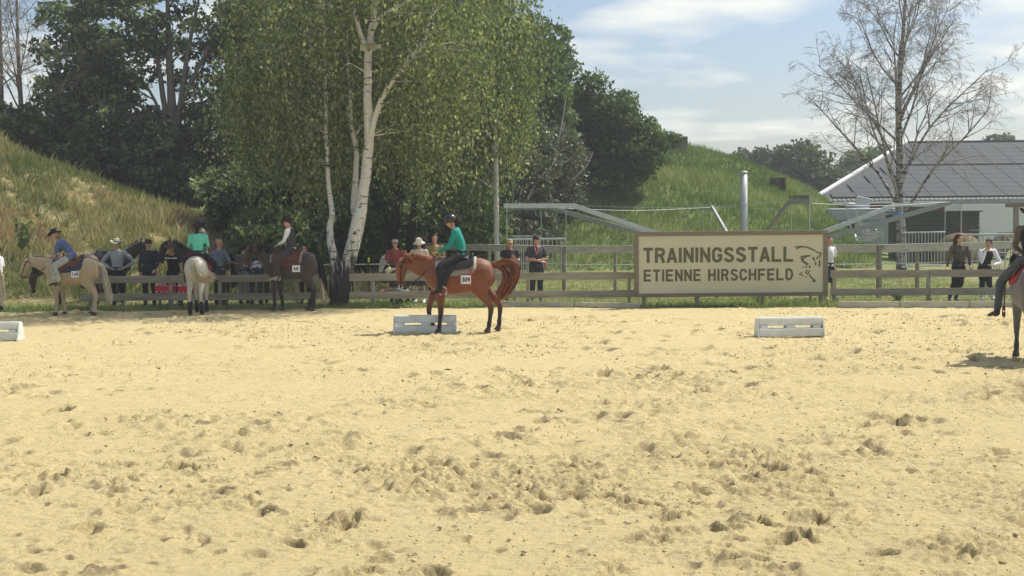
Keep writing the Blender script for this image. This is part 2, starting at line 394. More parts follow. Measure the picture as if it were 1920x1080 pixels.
def sheet(name, fn, x0, x1, y0, y1, st, mat):
    gx = np.arange(x0, x1, st); gy = np.arange(y0, y1, st); X, Y = np.meshgrid(gx, gy)
    V = np.stack([X, Y, fn(X, Y)], -1).reshape(-1, 3); w = len(gx)
    i = np.arange(len(gy) - 1)[:, None] * w + np.arange(w - 1)[None, :]
    F = np.stack([i, i + 1, i + w + 1, i + w], -1).reshape(-1, 4)
    F = F[(V[F[:, 0], 2] > -.2) | (V[F[:, 2], 2] > -.2)]
    return tag(link(name, fast_mesh(name, V, F, smooth=True), mat), kind='structure')
m_hl = pm('hill_soil', (0.24, 0.225, 0.11), .95, .4, 2.0, bump=.8, bscale=9, col2=(0.30, 0.23, 0.115), spec=.1)
m_hr = pm('meadow_soil', (0.15, 0.20, 0.07), .95, .35, 1.5, bump=.8, bscale=9, col2=(0.155, 0.18, 0.06), spec=.1)
sheet('grassy_hill', hill_left, -42, -2, 36.0, 66, .35, m_hl)
sheet('meadow_hill', hill_right, -24, 25, 55.5, 95, .5, m_hr)

# ---- grass
def blades(name, P, h, w, lean, tint, mat, label, azim=None):
    n = len(P); a = rng.uniform(0, 2 * np.pi, n); la = rng.uniform(0, 2 * np.pi, n) if azim is None else azim + rng.normal(0, .8, n)
    du = np.stack([np.cos(a), np.sin(a), np.zeros(n)], -1) * (w / 2)[:, None]
    tip = P + np.stack([np.cos(la) * lean * h, np.sin(la) * lean * h, h], -1)
    mid = P + np.stack([np.cos(la) * lean * h * .3, np.sin(la) * lean * h * .3, h * .55], -1)
    if name != 'hill_grass':
        V = np.stack([P - du, P + du, tip], 1).reshape(-1, 3); F = np.arange(n * 3).reshape(-1, 3)
        return tag(link(name, fast_mesh(name, V, F, tint=np.repeat(tint, 3)), mat), label, 'grass', kind='stuff')
    V = np.stack([P - du, P + du, mid + du * .8, tip], 1).reshape(-1, 3)
    i = np.arange(n)[:, None] * 4
    F = np.concatenate([i + np.array([[0, 1, 2]]), i + np.array([[0, 2, 3]])], 0)
    return tag(link(name, fast_mesh(name, V, F, tint=np.repeat(tint, 4)), mat), label, 'grass', kind='stuff')
m_dry = leafmat('dry_grass', [(0, (.12, .17, .055)), (.3, (.20, .23, .085)), (.55, (.34, .31, .16)), (.85, (.52, .45, .28)), (1, (.36, .26, .17))], .35, .03)
m_mead = leafmat('meadow_grass', [(0, (.10, .155, .05)), (.4, (.17, .235, .08)), (.75, (.25, .31, .12)), (1, (.42, .40, .22))], .4, .03)

n = 130000
y = 36.6 + rng.random(n) ** .9 * 16; x = -y * .45 + rng.random(n) * (y * .45 - 4.5)
z = hill_left(x, y); px = 960 + 2400 * x / y
ok = z > .02; x, y, z = x[ok], y[ok], z[ok]; n = len(x)
patch = fbm(x * .35, y * .35, 4, 15); patch2 = fbm(x * 1.1, y * 1.1, 3, 19)
bare = patch2 > .66
h = rng.uniform(.12, .38, n) * (.45 + patch) * np.where(rng.random(n) < .12, 1.6, 1) * np.where(bare, .35, 1); t = np.clip((patch - .5) * 2.2 + .47 + rng.normal(0, .17, n), 0, 1)
blades('hill_grass', np.stack([x, y, z - .03], -1), h, rng.uniform(.010, .024, n), rng.uniform(.1, .5, n), t, m_dry, 'tall dry and green grass covering the left slope')
n = 80000
y = 56.2 + rng.random(n) ** .85 * 22; x = -9 + rng.random(n) * (y * .285 + 9)
z = hill_right(x, y); ok = z > .02; x, y, z = x[ok], y[ok], z[ok]; n = len(x)
patch = fbm(x * .3, y * .3, 4, 25); t = np.clip((patch - .5) * 2.0 + .42 + rng.normal(0, .16, n), 0, 1)
blades('hill_meadow_grass', np.stack([x, y, z - .03], -1), rng.uniform(.2, .5, n) * (.5 + patch), rng.uniform(.03, .07, n), rng.uniform(.1, .6, n), t, m_mead, 'lush green grass covering the mound behind the sign')
n = 90000
x = rng.uniform(-15.5, 15.5, n); y = bound(x) + .03 + rng.random(n) ** 1.7 * 22; ok = np.abs(x) < y * .44 + .5; x, y = x[ok], y[ok]; n = len(x)
patch = fbm(x * .5, y * .5, 4, 35); ok = (patch + rng.normal(0, .06, n) > .44) | (y > 36) | (x > -4); x, y, patch = x[ok], y[ok], patch[ok]; n = len(x)
ed = (y - bound(x) < .5)
blades('verge_grass', np.stack([x, y, np.full(n, -.02)], -1), rng.uniform(.04, .12, n) * (.6 + patch) * np.where(ed & (rng.random(n) < .3), 1.8, 1), rng.uniform(.012, .03, n), rng.uniform(.2, .9, n),
       np.clip((patch - .5) * 1.8 + .5 + np.where(y > 36, .2, 0) + rng.normal(0, .15, n), 0, 1), m_mead, 'short green grass along the fence and beyond it')
# ================================================================== things people built
m_board = pm('weathered_board', (0.25, 0.225, 0.175), .85, .25, 3.0, bump=.5, bscale=30, col2=(0.33, 0.30, 0.24), stretch=(.6, 6, 6))
m_board2 = pm('grey_board', (0.42, 0.41, 0.33), .85, .22, 3.0, bump=.5, bscale=30, col2=(0.50, 0.48, 0.38), stretch=(.6, 6, 6))
m_post = pm('weathered_post', (0.27, 0.245, 0.19), .85, .25, 4.0, bump=.5, bscale=30, col2=(0.35, 0.32, 0.25), stretch=(6, 6, .6))
m_galv = pm('galvanised_steel', (0.50, 0.52, 0.52), .5, .12, 5, metal=.35, spec=.5)
m_galvd = pm('dull_or_shaded_steel', (0.34, 0.36, 0.37), .55, .15, 5, metal=.3, spec=.5)  # dull steel parts, and the painted shade tone of some walker arms
m_white = pm('white_paint', (0.74, 0.76, 0.74), .5, .08, 6, col2=(0.62, 0.64, 0.60))
m_dark = pm('dark_metal', (0.05, 0.05, 0.05), .6, .2, 5)

def board_between(name, a, b, w, h, mat, parent, rs):
    """a plank from a to b with slightly uneven edges"""
    a = Vector(a); b = Vector(b); d = b - a; Ln = d.length; d.normalize(); y = Vector((0, 0, 1)).cross(d).normalized(); zz = d.cross(y)
    n = 6; rings_ = []
    for i in range(n + 1):
        c = a + d * (Ln * i / n); e1 = rs.uniform(-.006, .006); e2 = rs.uniform(-.006, .006)
        rings_.append([c - y * w / 2 - zz * (h / 2 + e1), c + y * w / 2 - zz * (h / 2 + e1), c + y * w / 2 + zz * (h / 2 + e2), c - y * w / 2 + zz * (h / 2 + e2)])
    m = MB(); m.rings(rings_); return m.build(name, mat, parent)

rs = random.Random(3)
def fence_y(px): return np.interp(px, [100, 655, 1190, 1950], [33.8, 33.6, 33.3, 32.5])
def paddock_fence(px0, px1, post_px, label, seg):
    root = empty('paddock_fence', (XY(px0, fence_y(px0)), fence_y(px0), 0)); base = Vector(root.location)
    tag(root, label, 'fence')
    def at(px, z, off=0.0):
        Y = fence_y(px); return Vector((XY(px, Y), Y + off, z)) - base
    for p in post_px:
        m = MB(); c = at(p, 0.40, .065); m.box(c, (.095, .085, .86), bev=.012); m.build('post', m_post, root)
    cuts = seg
    for z, hh in ((.765, .19), (.295, .185)):
        for p0, p1 in zip(cuts[:-1], cuts[1:]):
            board_between('rail', at(p0, z + rs.uniform(-.008, .008)) + Vector((.006, 0, 0)), at(p1, z + rs.uniform(-.008, .008)) - Vector((.006, 0, 0)), .042, hh, m_board, root, rs)
paddock_fence(150, 614, [170, 320, 412, 556], 'grey wooden two rail fence behind the waiting horses, left of the birch', [152, 320, 556, 612])
paddock_fence(653, 1200, [699, 935, 990, 1180], 'grey wooden two rail fence between the birch and the sign', [655, 935, 1190])
paddock_fence(1550, 1960, [1565, 1742, 1935], 'grey wooden two rail fence right of the sign', [1556, 1742, 1960])

# ---- edging timbers along the sand on the right, and a pale one in the middle
er = empty('arena_edging', (9.5, 31.6, 0)); tag(er, 'low weathered timber edging between sand and grass on the right', 'edging')
ex = [8.15, 9.62, 11.25, 12.9, 14.6]
for i in range(4):
    a = Vector((ex[i] + .02, bound(ex[i]) - .02, .045 + rs.uniform(-.02, .02))) - er.location; b2 = Vector((ex[i + 1] - .02, bound(ex[i + 1]) - .02, .045 + rs.uniform(-.02, .02))) - er.location
    board_between('timber', a, b2, .09, .17, m_board2, er, rs)
er = empty('arena_edging', (1.2, 33.4, 0)); tag(er, 'pale edging timber under the fence in the middle', 'edging')
for a, c2 in ((-.25, 1.6), (1.63, 3.25)):
    board_between('timber', Vector((a, bound(a) + .05, .03)) - er.location, Vector((c2, bound(c2) + .05, .03)) - er.location, .08, .13, m_board2, er, rs)

# ---- sign
SY = 32.85
p00 = W(1189, 557, SY); p11 = W(1552, 434, SY); cxs = (p00[0] + p11[0]) / 2; sw = p11[0] - p00[0]; zb, zt = .22, 1.90
sign = empty('arena_sign', (cxs, SY, 0)); tag(sign, 'wide beige board in a brown frame with dark capital letters and a horse emblem', 'sign')
m_face = pm('beige_panel', (0.56, 0.53, 0.385), .6, .05, 1.2, col2=(0.54, 0.515, 0.385))
m_frame = pm('brown_frame', (0.20, 0.17, 0.13), .7, .2, 5, bump=.3, stretch=(.7, 5, 5))
m_letter = pm('dark_lettering', (0.115, 0.105, 0.065), .6, .12, 8)
fw = .115
m = MB(); m.box((0, 0, (zb + zt) / 2), (sw - fw, .03, zt - zb - fw)); m.build('panel', m_face, sign)
m = MB(); m.box((0, -.012, zt - fw / 2), (sw, .075, fw), bev=.006); m.build('frame_bar', m_frame, sign)
m = MB(); m.box((0, -.012, zb + fw * .4), (sw, .075, fw * .8), bev=.006); m.build('frame_bar', m_frame, sign)
for s_ in (-1, 1):
    m = MB(); m.box((s_ * (sw / 2 - fw / 2), -.012, (zb + fw * .8 + zt - fw) / 2), (fw, .075, zt - zb - fw * 1.8 - .003), bev=.006); m.build('frame_bar', m_frame, sign)
for p in (1208, 1308, 1430, 1540):
    m = MB(); m.box((XY(p, SY) - cxs, .06, .55), (.09, .085, 1.14), bev=.01); m.build('post', m_post, sign)
for p in (1150, 1280, 1400, 1500):
    m = MB(); x0 = XY(p + 30, SY) - cxs
    if abs(x0) < sw / 2: m.beam((x0, .11, 1.0), (x0 + .05, .95, -.02), .06, .06); m.build('brace', m_post, sign)

def stroke_glyph(mb, paths, ox, oz, sx, sz, w, y0, th=.006):
    """flat letter strokes: polylines of width w, joints mitred by overlapping round elbows"""
    for k, P in enumerate(paths):
        P = [Vector((ox + p[0] * sx, oz + p[1] * sz)) for p in P]
        n = len(P); Lp, Rp = [], []
        for i in range(n):
            d0 = (P[i] - P[i - 1]).normalized() if i > 0 else (P[1] - P[0]).normalized()
            d1 = (P[i + 1] - P[i]).normalized() if i < n - 1 else d0
            t = d0 + d1; t = t.normalized() if t.length > 1e-6 else d0
            nn = Vector((-t.y, t.x)); ms = min(1.6, 1 / max(.35, nn.dot(Vector((-d0.y, d0.x)))))
            Lp.append(P[i] + nn * w / 2 * ms); Rp.append(P[i] - nn * w / 2 * ms)
        yy = y0 - th - k * .0006
        for i in range(n - 1):
            q = [Lp[i], Lp[i + 1], Rp[i + 1], Rp[i]]
            mb.add([(c.x, yy, c.y) for c in q] + [(c.x, y0, c.y) for c in q], [(0, 1, 2, 3), (0, 4, 5, 1), (3, 2, 6, 7), (1, 5, 6, 2), (4, 0, 3, 7)])
def arc(cx, cy, rx, ry, a0, a1, n=8):
    return [(cx + rx * math.cos(math.radians(a0 + (a1 - a0) * i / n)), cy + ry * math.sin(math.radians(a0 + (a1 - a0) * i / n))) for i in range(n + 1)]
GL = {   # stroke centre lines in a unit box
    'T': [[(-.14, 1), (1.14, 1)], [(.5, 1), (.5, -.1)]], 'I': [[(.5, -.1), (.5, 1.1)]], 'L': [[(0, 1.1), (0, 0), (1.12, 0)]],
    'N': [[(0, -.1), (0, 1.1)], [(0, 1), (1, 0)], [(1, -.1), (1, 1.1)]], 'H': [[(0, -.1), (0, 1.1)], [(1, -.1), (1, 1.1)], [(0, .52), (1, .52)]],
    'E': [[(1.12, 1), (0, 1), (0, 0), (1.12, 0)], [(0, .52), (1.02, .52)]], 'F': [[(1.12, 1), (0, 1), (0, -.1)], [(0, .5), (1.0, .5)]],
    'A': [[(-.05, -.1), (.5, 1.06)], [(.5, 1.06), (1.05, -.1)], [(.15, .25), (.85, .25)]],
    'R': [[(0, -.1), (0, 1.1)], [(0, 1), (.55, 1)] + arc(.62, .75, .36, .25, 90, -90, 7) + [(0, .5)], [(.62, .5), (1.02, -.1)]],
    'D': [[(0, 0), (0, 1)], [(0, 1), (.4, 1)] + arc(.45, .5, .55, .5, 80, -80, 9) + [(.4, 0), (0, 0)]],
    'C': [[(1, .70)] + arc(.5, .72, .5, .28, 10, 170, 7) + arc(.5, .28, .5, .28, 190, 350, 7) + [(1, .30)]],
    'G': [[(1, .72)] + arc(.5, .72, .5, .28, 15, 170, 7) + arc(.5, .28, .5, .28, 190, 345, 7) + [(1, .45), (.55, .45)]],
    'S': [arc(.5, .75, .47, .25, 10, 200, 8) + [(.5, .52)] + arc(.5, .26, .5, .26, 20, -170, 8)],
    '0': [arc(.5, .5, .5, .5, 0, 360, 14)], '1': [[(.1, .8), (.6, 1), (.6, 0)]], '3': [arc(.45, .75, .45, .25, 160, -80, 8) + arc(.45, .26, .5, .26, 80, -160, 8)],
    '4': [[(.75, 0), (.75, 1), (0, .3), (1, .3)]], '9': [arc(.5, .7, .45, .3, 0, 360, 12), arc(.4, .5, .55, .5, 25, -110, 6)],
    '6': [arc(.5, .3, .45, .3, 0, 360, 12), arc(.6, .5, .55, .5, 110, 205, 6)], '8': [arc(.5, .74, .42, .26, 0, 360, 12), arc(.5, .25, .48, .25, 0, 360, 12)],
    'M': [[(0, 0), (0, 1)], [(0, 1), (.5, .2)], [(.5, .2), (1, 1)], [(1, 1), (1, 0)]], 'B': [[(0, 0), (0, 1)], [(0, 1), (.5, 1)] + arc(.5, .76, .38, .24, 90, -90, 6) + [(0, .52)], [(.5, .52)] + arc(.5, .26, .46, .26, 90, -90, 6) + [(0, 0)]],
}
WID = {'I': .02, 'M': 1.25}
def text_line(word, x0, x1, zbase, height, w, y0, parent, mat, gap=.42, space=.55):
    us = sum(WID.get(ch, 1) + gap for ch in word if ch != ' ') - gap + space * word.count(' ')
    cw = (x1 - x0 - w) / us; x = x0 + w / 2
    for ch in word:
        if ch == ' ': x += cw * space; continue
        wd = WID.get(ch, 1) * cw
        mb = MB(); stroke_glyph(mb, GL[ch], x - (cw * .5 - wd * .5 if ch == 'I' else 0), zbase + w / 2, cw if ch == 'I' else wd, height - w, w, y0)
        mb.build('letter', mat, parent); x += wd + gap * cw
def sx(px): return (px - 1370.5) / 2400 * SY * 1.002
def szz(py, px=1370): return W(px, py, SY)[2]
text_line('TRAININGSSTALL', sx(1206), sx(1488), szz(492), szz(463) - szz(492), .076, -.016, sign, m_letter, gap=.62)
text_line('ETIENNE HIRSCHFELD', sx(1207), sx(1487), szz(526.5), szz(504) - szz(526.5), .057, -.016, sign, m_letter, gap=.68, space=1.0)
# horse emblem: brush strokes traced as thin ribbons
EMB = [([(1490, 463.5), (1500, 462), (1510, 463), (1520, 466), (1528, 470.5)], .030), ([(1492, 467.5), (1499, 464), (1505, 462.5)], .022),
       ([(1529, 472), (1536, 474), (1540.5, 475.5), (1536, 479), (1537.5, 484)], .030), ([(1531, 486), (1533, 480.5)], .03), ([(1524, 482), (1527, 489)], .045),
       ([(1536, 487), (1537, 497), (1534, 499)], .035), ([(1529, 491), (1529, 497)], .032), ([(1501, 482), (1510, 480), (1519, 479.5)], .036),
       ([(1501, 483), (1506, 486), (1512, 481)], .028), ([(1502, 486), (1507, 491), (1515, 496)], .048), ([(1504.5, 501), (1508, 501)], .022),
       ([(1511, 498), (1512, 502)], .03), ([(1517, 498.5), (1518.5, 502)], .045), ([(1512.5, 506), (1511, 513)], .034), ([(1518, 507), (1513.5, 515)], .026),
       ([(1504, 510.5), (1498.5, 513.5), (1505.5, 517)], .024), ([(1510.5, 519), (1512, 518)], .03), ([(1517, 515), (1521, 520.5), (1527, 525), (1528, 527), (1523, 527.5)], .034)]
mb = MB()
for P, w in EMB:
    stroke_glyph(mb, [[(sx(a), szz(b_, a)) for a, b_ in P]], 0, 0, 1, 1, w * 1.15, -.016)
mb.build('horse_emblem', m_letter, sign)

# ---- white cavaletti blocks
def cavaletti(px0, px1, pyb, label, rz=0.0):
    c = G((px0 + px1) / 2, pyb); wd = (px1 - px0) / 2400 * c[1]; hgt = .345; d0 = .20; d1 = .055
    r = empty('cavaletti_block', (c[0], c[1] + d0, -.03), rz); tag(r, label, 'jump block', 'white jump blocks on the sand')
    for s_ in (-1, 1):          # front and back slope, two boards each with a slot between them
        for za, zb_ in ((.012, .155), (.21, hgt)):
            ya = -s_ * (d0 + (d1 - d0) * za / hgt); yb = -s_ * (d0 + (d1 - d0) * zb_ / hgt)
            m = MB(); m.beam((-wd / 2 + .03, (ya + yb) / 2, (za + zb_) / 2), (wd / 2 - .03, (ya + yb) / 2, (za + zb_) / 2), .022, zb_ - za, bev=.005)
            o = m.build('board', m_white, r)
        for xx, ww in ((-wd / 2 + .13, .14), (0, .16), (wd / 2 - .13, .14)):
            ya = -s_ * (d0 + (d1 - d0) * .182 / hgt)
            m = MB(); m.box((xx, ya * .97, .182), (ww, .018, .062)); m.build('spacer', m_white, r)
    for s_ in (-1, 1):
        m = MB(); m.prism([(-d0 - .02, 0), (d0 + .02, 0), (d1 + .02, hgt + .008), (-d1 - .02, hgt + .008)], (0, 1, 0), (0, 0, 1), (s_ * wd / 2 - (.026 if s_ > 0 else 0), 0, 0), .026)
        m.build('end_panel', m_white, r)
    m = MB(); m.box((0, 0, hgt + .006), (wd - .06, d1 * 2 + .01, .016)); m.build('cap', m_white, r)
cavaletti(737, 856, 623, 'white slotted jump block behind the front legs of the chestnut horse', -.02)
cavaletti(1421, 1547, 629, 'white slotted jump block alone on the sand in front of the sign', .015)
cavaletti(-92, 32, 637, 'white slotted jump block cut off by the left edge of the photo', .03)

# ---- horse walker: mast, six bent arms with hanging gates, octagonal board fence around it
WX, WY = 8.34, 46.0
hw = empty('horse_walker', (WX, WY, 0)); tag(hw, 'galvanised horse walker with a central mast and arms carrying barred gates', 'horse walker')
m = MB(); m.tube([(0, 0, 0), (0, 0, 3.82)], .135, 16); m.build('mast', m_galv, hw, True)
m = MB(); m.tube([(0, 0, 3.82), (0, 0, 3.9), (.0, 0, 3.93)], [.15, .14, .02], 12); m.beam((-.3, 0, 3.78), (.1, 0, 3.83), .04, .04); m.build('mast_cap', m_galv, hw, True)
m = MB(); m.tube([(0, 0, .9), (0, 0, 1.5)], .38, 16); m.build('hub', m_galvd, hw, True)
knees = []
for k, ang in enumerate((90, 163, 210, 270.5, 328, 27)):
    a = math.radians(ang); d = Vector((math.cos(a), math.sin(a), 0)); kn = d * 7.25 + Vector((0, 0, 2.70)); en = d * 9.9 + Vector((0, 0, 2.70)); knees.append(kn)
    arm = MB(); arm.beam(d * .35 + Vector((0, 0, .75)), kn, .075, .16); arm_o = arm.build('arm', m_galv if k in (0, 2, 5) else m_galvd, hw)  # lit arms get the lighter steel, shaded ones the darker: light painted by colour
    m = MB(); m.beam(kn + Vector((0, 0, -.002)) - d * .04, en, .08, .15); m.build('arm_end', m_galv if k in (0, 2, 5) else m_galvd, hw)  # same painted lit and shaded steel tones as the arm
    g = MB()
    g.tube([d * 7.55 + Vector((0, 0, 1.62)), d * 9.8 + Vector((0, 0, 1.62))], .034, 8); go = g.build('gate', m_galv, hw)
    g = MB(); g.tube([d * 7.55 + Vector((0, 0, .30)), d * 9.8 + Vector((0, 0, .30))], .03, 8); g.build('bottom_rail', m_galv, go)
    for rr in (7.55, 9.8): g = MB(); g.tube([d * rr + Vector((0, 0, 2.66)), d * rr + Vector((0, 0, 1.62))], .016, 6); g.build('hanger', m_galv, go)
    for i in range(14):
        rr = 7.58 + 2.19 * i / 13; q = MB(); q.tube([d * rr + Vector((0, 0, .31)), d * rr + Vector((0, 0, 1.61))], .018, 5); q.build('gate_bar', m_galv, go)
for i in range(6):
    a, c2 = knees[i], knees[(i + 1) % 6]; mid = (a + c2) / 2 - Vector((0, 0, .12))
    m = MB(); m.tube(catmull([a, mid, c2], 6), .007, 4); m.build('cable', m_galvd, hw)

OR = 11.4; av = [math.radians(-90 + 8.2 + 45 * k) for k in range(8)]
fr = empty('walker_fence', (WX, WY - OR, 0)); tag(fr, 'tall board and post fence with wires, ringing the horse walker', 'fence')
ov = [Vector((OR * math.cos(a), OR * math.sin(a) + OR, 0)) for a in av]
for i in range(8):
    a, c2 = ov[i], ov[(i + 1) % 8]; d = (c2 - a).normalized(); nin = Vector((-d.y, d.x, 0)); Ls = (c2 - a).length
    if (a.y + c2.y) / 2 > OR * 1.25: continue
    m = MB(); c0 = a + Vector((0, 0, .72)); m.box(c0, (.12, .12, 1.46), math.atan2(d.y, d.x), bev=.01); m.build('post', m_post, fr)
    half = (a + c2) / 2
    for q0, q1 in ((a + d * .07, half - d * .004), (half + d * .004, c2 - d * .07)):
        board_between('rail', q0 + Vector((0, 0, 1.36)) - nin * .085, q1 + Vector((0, 0, 1.36)) - nin * .085, .05, .19, m_board2, fr, rs)
    m = MB(); m.beam(a + Vector((0, 0, 1.468)) - nin * .03, c2 + Vector((0, 0, 1.468)) - nin * .03, .17, .022); m.build('cap_board', m_board2, fr)
    for t in (.17, .34, .5, .67, .84):
        c0 = a + d * Ls * t + Vector((0, 0, .7)); m = MB(); m.box(c0, (.09, .09, 1.4), math.atan2(d.y, d.x), bev=.01); m.build('post', m_post, fr)
    for z in (.95, .62):
        m = MB(); m.tube([a + Vector((0, 0, z)) - nin * .06, half + Vector((0, 0, z - .02)) - nin * .06, c2 + Vector((0, 0, z)) - nin * .06], .012, 4); m.build('wire', m_galv, fr)

# ---- thin wire fence on the left, between birch and trees
wf = empty('wire_fence', (XY(560, 37), 37, 0)); tag(wf, 'thin wire fence with slim posts behind the birch trunk', 'fence')
for p in (662, 692, 760, 840):
    m = MB(); m.tube([(XY(p, 37) - wf.location.x, 0, 0), (XY(p, 37) - wf.location.x, 0, 1.05)], .022, 6); m.build('post', m_dark, wf)
for z in (1.0, .6):
    m = MB(); m.tube([(XY(600, 37) - wf.location.x, 0, z), (XY(900, 37) - wf.location.x, 0, z)], .010, 4); m.build('wire', m_galv, wf)
m = MB(); m.box((XY(692, 37) - wf.location.x, 0, 1.12), (.05, .05, .13), bev=.01); m.build('insulator', pm('yellow_plastic', (.62, .66, .06), .5, .05), wf)

# ---- stable building with a solar roof
BY = 86.0; BX0 = XY(1517, BY); eave = 3.35
bld = empty('stable_building', (BX0, BY, 0)); tag(bld, 'long low stable building whose hipped roof is covered with dark solar panels', 'building')
RL = 46.0; ze = eave; zr = 8.0; run = 13.5; hip = 10.6
m_wall = pm('dark_timber_wall', (0.085, 0.05, 0.035), .85, .25, 2.0, stretch=(6, 6, .5)); m_roofe = pm('roof_metal', (0.095, 0.10, 0.105), .85, .1, 3, spec=.1)
m_trim = pm('roof_trim', (0.72, 0.73, 0.70), .5, .06, 3)
m = MB(); m.box((RL / 2 + 1.2, 1.4, ze / 2), (RL - 1.4, .25, ze - .02)); m.build('front_wall', m_wall, bld)
m = MB(); m.prism([(0, 0), (run * 2 * .97, 0), (run * 2 * .97, ze - .1), (run, zr - .25), (.5, ze - .1)], (hip / run, 1, 0), (0, 0, 1), (1.0, .9, 0), .2); m.build('end_wall', m_wall, bld)
A = (0, 0, ze); Bp = (RL, 0, ze); Cp = (RL, run, zr); Dp = (hip, run, zr); Ep = (2 * hip, 2 * run, ze); Fp = (RL, 2 * run, ze)
m = MB(); m.add([A, Bp, Cp, Dp, Ep, Fp], [(0, 1, 2, 3), (4, 3, 2, 5)]); 
roof = m.build('roof', m_roofe, bld)
m = MB(); m.beam((0, 0, ze + .05), (hip, run, zr + .05), .35, .12); m.build('hip_flashing', m_trim, roof)
m = MB(); m.beam((hip, run, zr + .05), (RL, run, zr + .05), .3, .10); m.build('ridge_flashing', m_roofe, roof)
m = MB(); m.beam((0, -.08, ze - .12), (RL, -.08, ze - .12), .14, .14); m.build('gutter', m_trim, roof)
m_panel = pm('solar_panel', (0.085, 0.092, 0.095), .8, .2, .6, spec=.1); m_pframe = pm('panel_frame', (0.16, 0.17, 0.20), .45, .1, 3, metal=.3)
sl = Vector((0, run, zr - ze)); SLn = sl.length; sl.normalize(); nrm = Vector((1, 0, 0)).cross(sl)
pw, ph_ = 1.68, 1.02
def slab(w, h, t):
    q = MB(); q.box((0, 0, 0), (w, h, t)); return q.mesh('solar_panel')
pmesh = slab(pw - .05, ph_ - .05, .04); pmesh.materials.append(m_panel)
rotp = Matrix((Vector((1, 0, 0)), sl, nrm)).transposed().to_euler()
for j in range(int(SLn / ph_) - 1):
    t0 = .55 + j * ph_ + (.35 if j >= 7 else 0)
    if t0 + ph_ > SLn - .1: break
    xs0 = math.ceil((hip * (t0 + ph_) / SLn + .3) / pw) * pw
    for i in range(17):
        xx = xs0 + i * pw
        if xx + pw > 27: break
        c0 = Vector((xx + pw / 2, 0, ze)) + sl * (t0 + ph_ / 2) + nrm * .09
        o = link('solar_panel', pmesh, None, roof); o.location = c0; o.rotation_euler = rotp
# bright corrugation ends under the panels along the eave
emesh = None
cm = MB(); cm.tube([(0, -.02, 0), (0, .5, .0)], .075, 8); emesh = cm.mesh('corrugation_end'); emesh.materials.append(m_trim)
for i in range(88):
    o = link('corrugation_end', emesh, None, roof); o.location = (.5 + i * .31, -.10, ze + .055)
for i, xx in enumerate((4.5, 11.5, 18.5, 25.5)):
    m = MB(); m.box((xx, 1.22, 1.3), (2.6, .1, 2.5)); m.build('door', pm('green_door', (.06, .085, .06), .7, .15, 2), bld)

# ---- grey caravan, white horse trailers
def trailer(px0, px1, pyt, Y, depth, body_mat, label, name, windows, cat, round_top=.12, roof_mat=None):
    x0, x1 = XY(px0, Y), XY(px1, Y); top = W((px0 + px1) / 2, pyt, Y)[2]; cx = (x0 + x1) / 2; wd = x1 - x0; fl = .55
    r = empty(name, (cx, Y + depth / 2, 0)); tag(r, label, cat)
    m = MB(); m.box((0, 0, (top + fl) / 2), (wd, depth, top - fl), bev=round_top); m.build('body', body_mat, r)
    m = MB(); m.box((0, 0, top + .03), (wd * .97, depth * .96, .08), bev=.03); m.build('roof', roof_mat or m_white, r)
    for s_ in (-1, 1):
        for xx in (-.35, .45):
            q = MB(); q.tube([(xx, s_ * (depth / 2 - .05), .33), (xx, s_ * (depth / 2 - .26), .33)], .32, 16); wh = q.build('wheel', m_dark, r, False)
            q = MB(); q.tube([(xx, s_ * (depth / 2 - .035), .33), (xx, s_ * (depth / 2 - .06), .33)], .18, 12); q.build('rim', m_galvd, wh)
    for (u0, u1, v0, v1) in windows:
        q = MB(); q.box((-wd / 2 + (u0 + u1) / 2 * wd, -depth / 2 - .008, fl + (v0 + v1) / 2 * (top - fl)), ((u1 - u0) * wd, .03, (v1 - v0) * (top - fl)), bev=.01)
        q.build('window', pm('tinted_glass', (.05, .06, .06), .15, .05, 2, spec=.6), r)
    q = MB(); q.beam((-wd / 2, 0, fl - .05), (-wd / 2 - 1.0, 0, .5), .08, .08); q.build('drawbar', m_galvd, r)
    return r, wd, top
m_grey = pm('grey_panel', (.40, .43, .41), .5, .06, 1.0)
r, wd, top = trailer(1556, 1682, 393, 68.0, 2.2, m_grey, 'grey caravan parked beside the mound', 'caravan', [(.15, .36, .42, .72), (.82, .98, .66, .86)], 'caravan')
m = MB(); m.box((0, -1.115, top * .78), (wd * .98, .02, .1)); m.build('stripe', pm('dark_grey_panel', (.28, .31, .30), .5, .06), r)
m = MB(); m.box((-.62, -.75, top + .22), (.42, .4, .3), ry=.1, bev=.05); m.build('roof_vent', m_galvd, r)
m = MB(); m.box((.05, -.7, top + .36), (.75, .06, .62), ry=.2, rx=-.25, bev=.01); m.build('skylight', m_galv, r)
r, wd, top = trailer(1795, 1925, 380, 66.0, 2.2, pm('trailer_white', (.78, .79, .76), .4, .04, 1.0), 'white horse trailer standing behind the walker on the right', 'horse_trailer', [], 'trailer')
m = MB(); m.box((.18 * wd, -1.112, 1.25), (.24 * wd, .02, .30)); m.build('grey_stripe', m_grey, r)
m = MB(); m.tube([(.29 * wd, -1.125, 1.25), (.29 * wd, -1.105, 1.25)], .18, 14); m.build('badge', pm('orange_badge', (.55, .20, .08), .6, .1), r)
q = MB(); q.tube([(.12 * wd, -1.13, .75), (.12 * wd, -1.09, .75)], .5, 18); q.build('wheel_arch', pm('brick_brown', (.20, .14, .11), .8, .2), r)

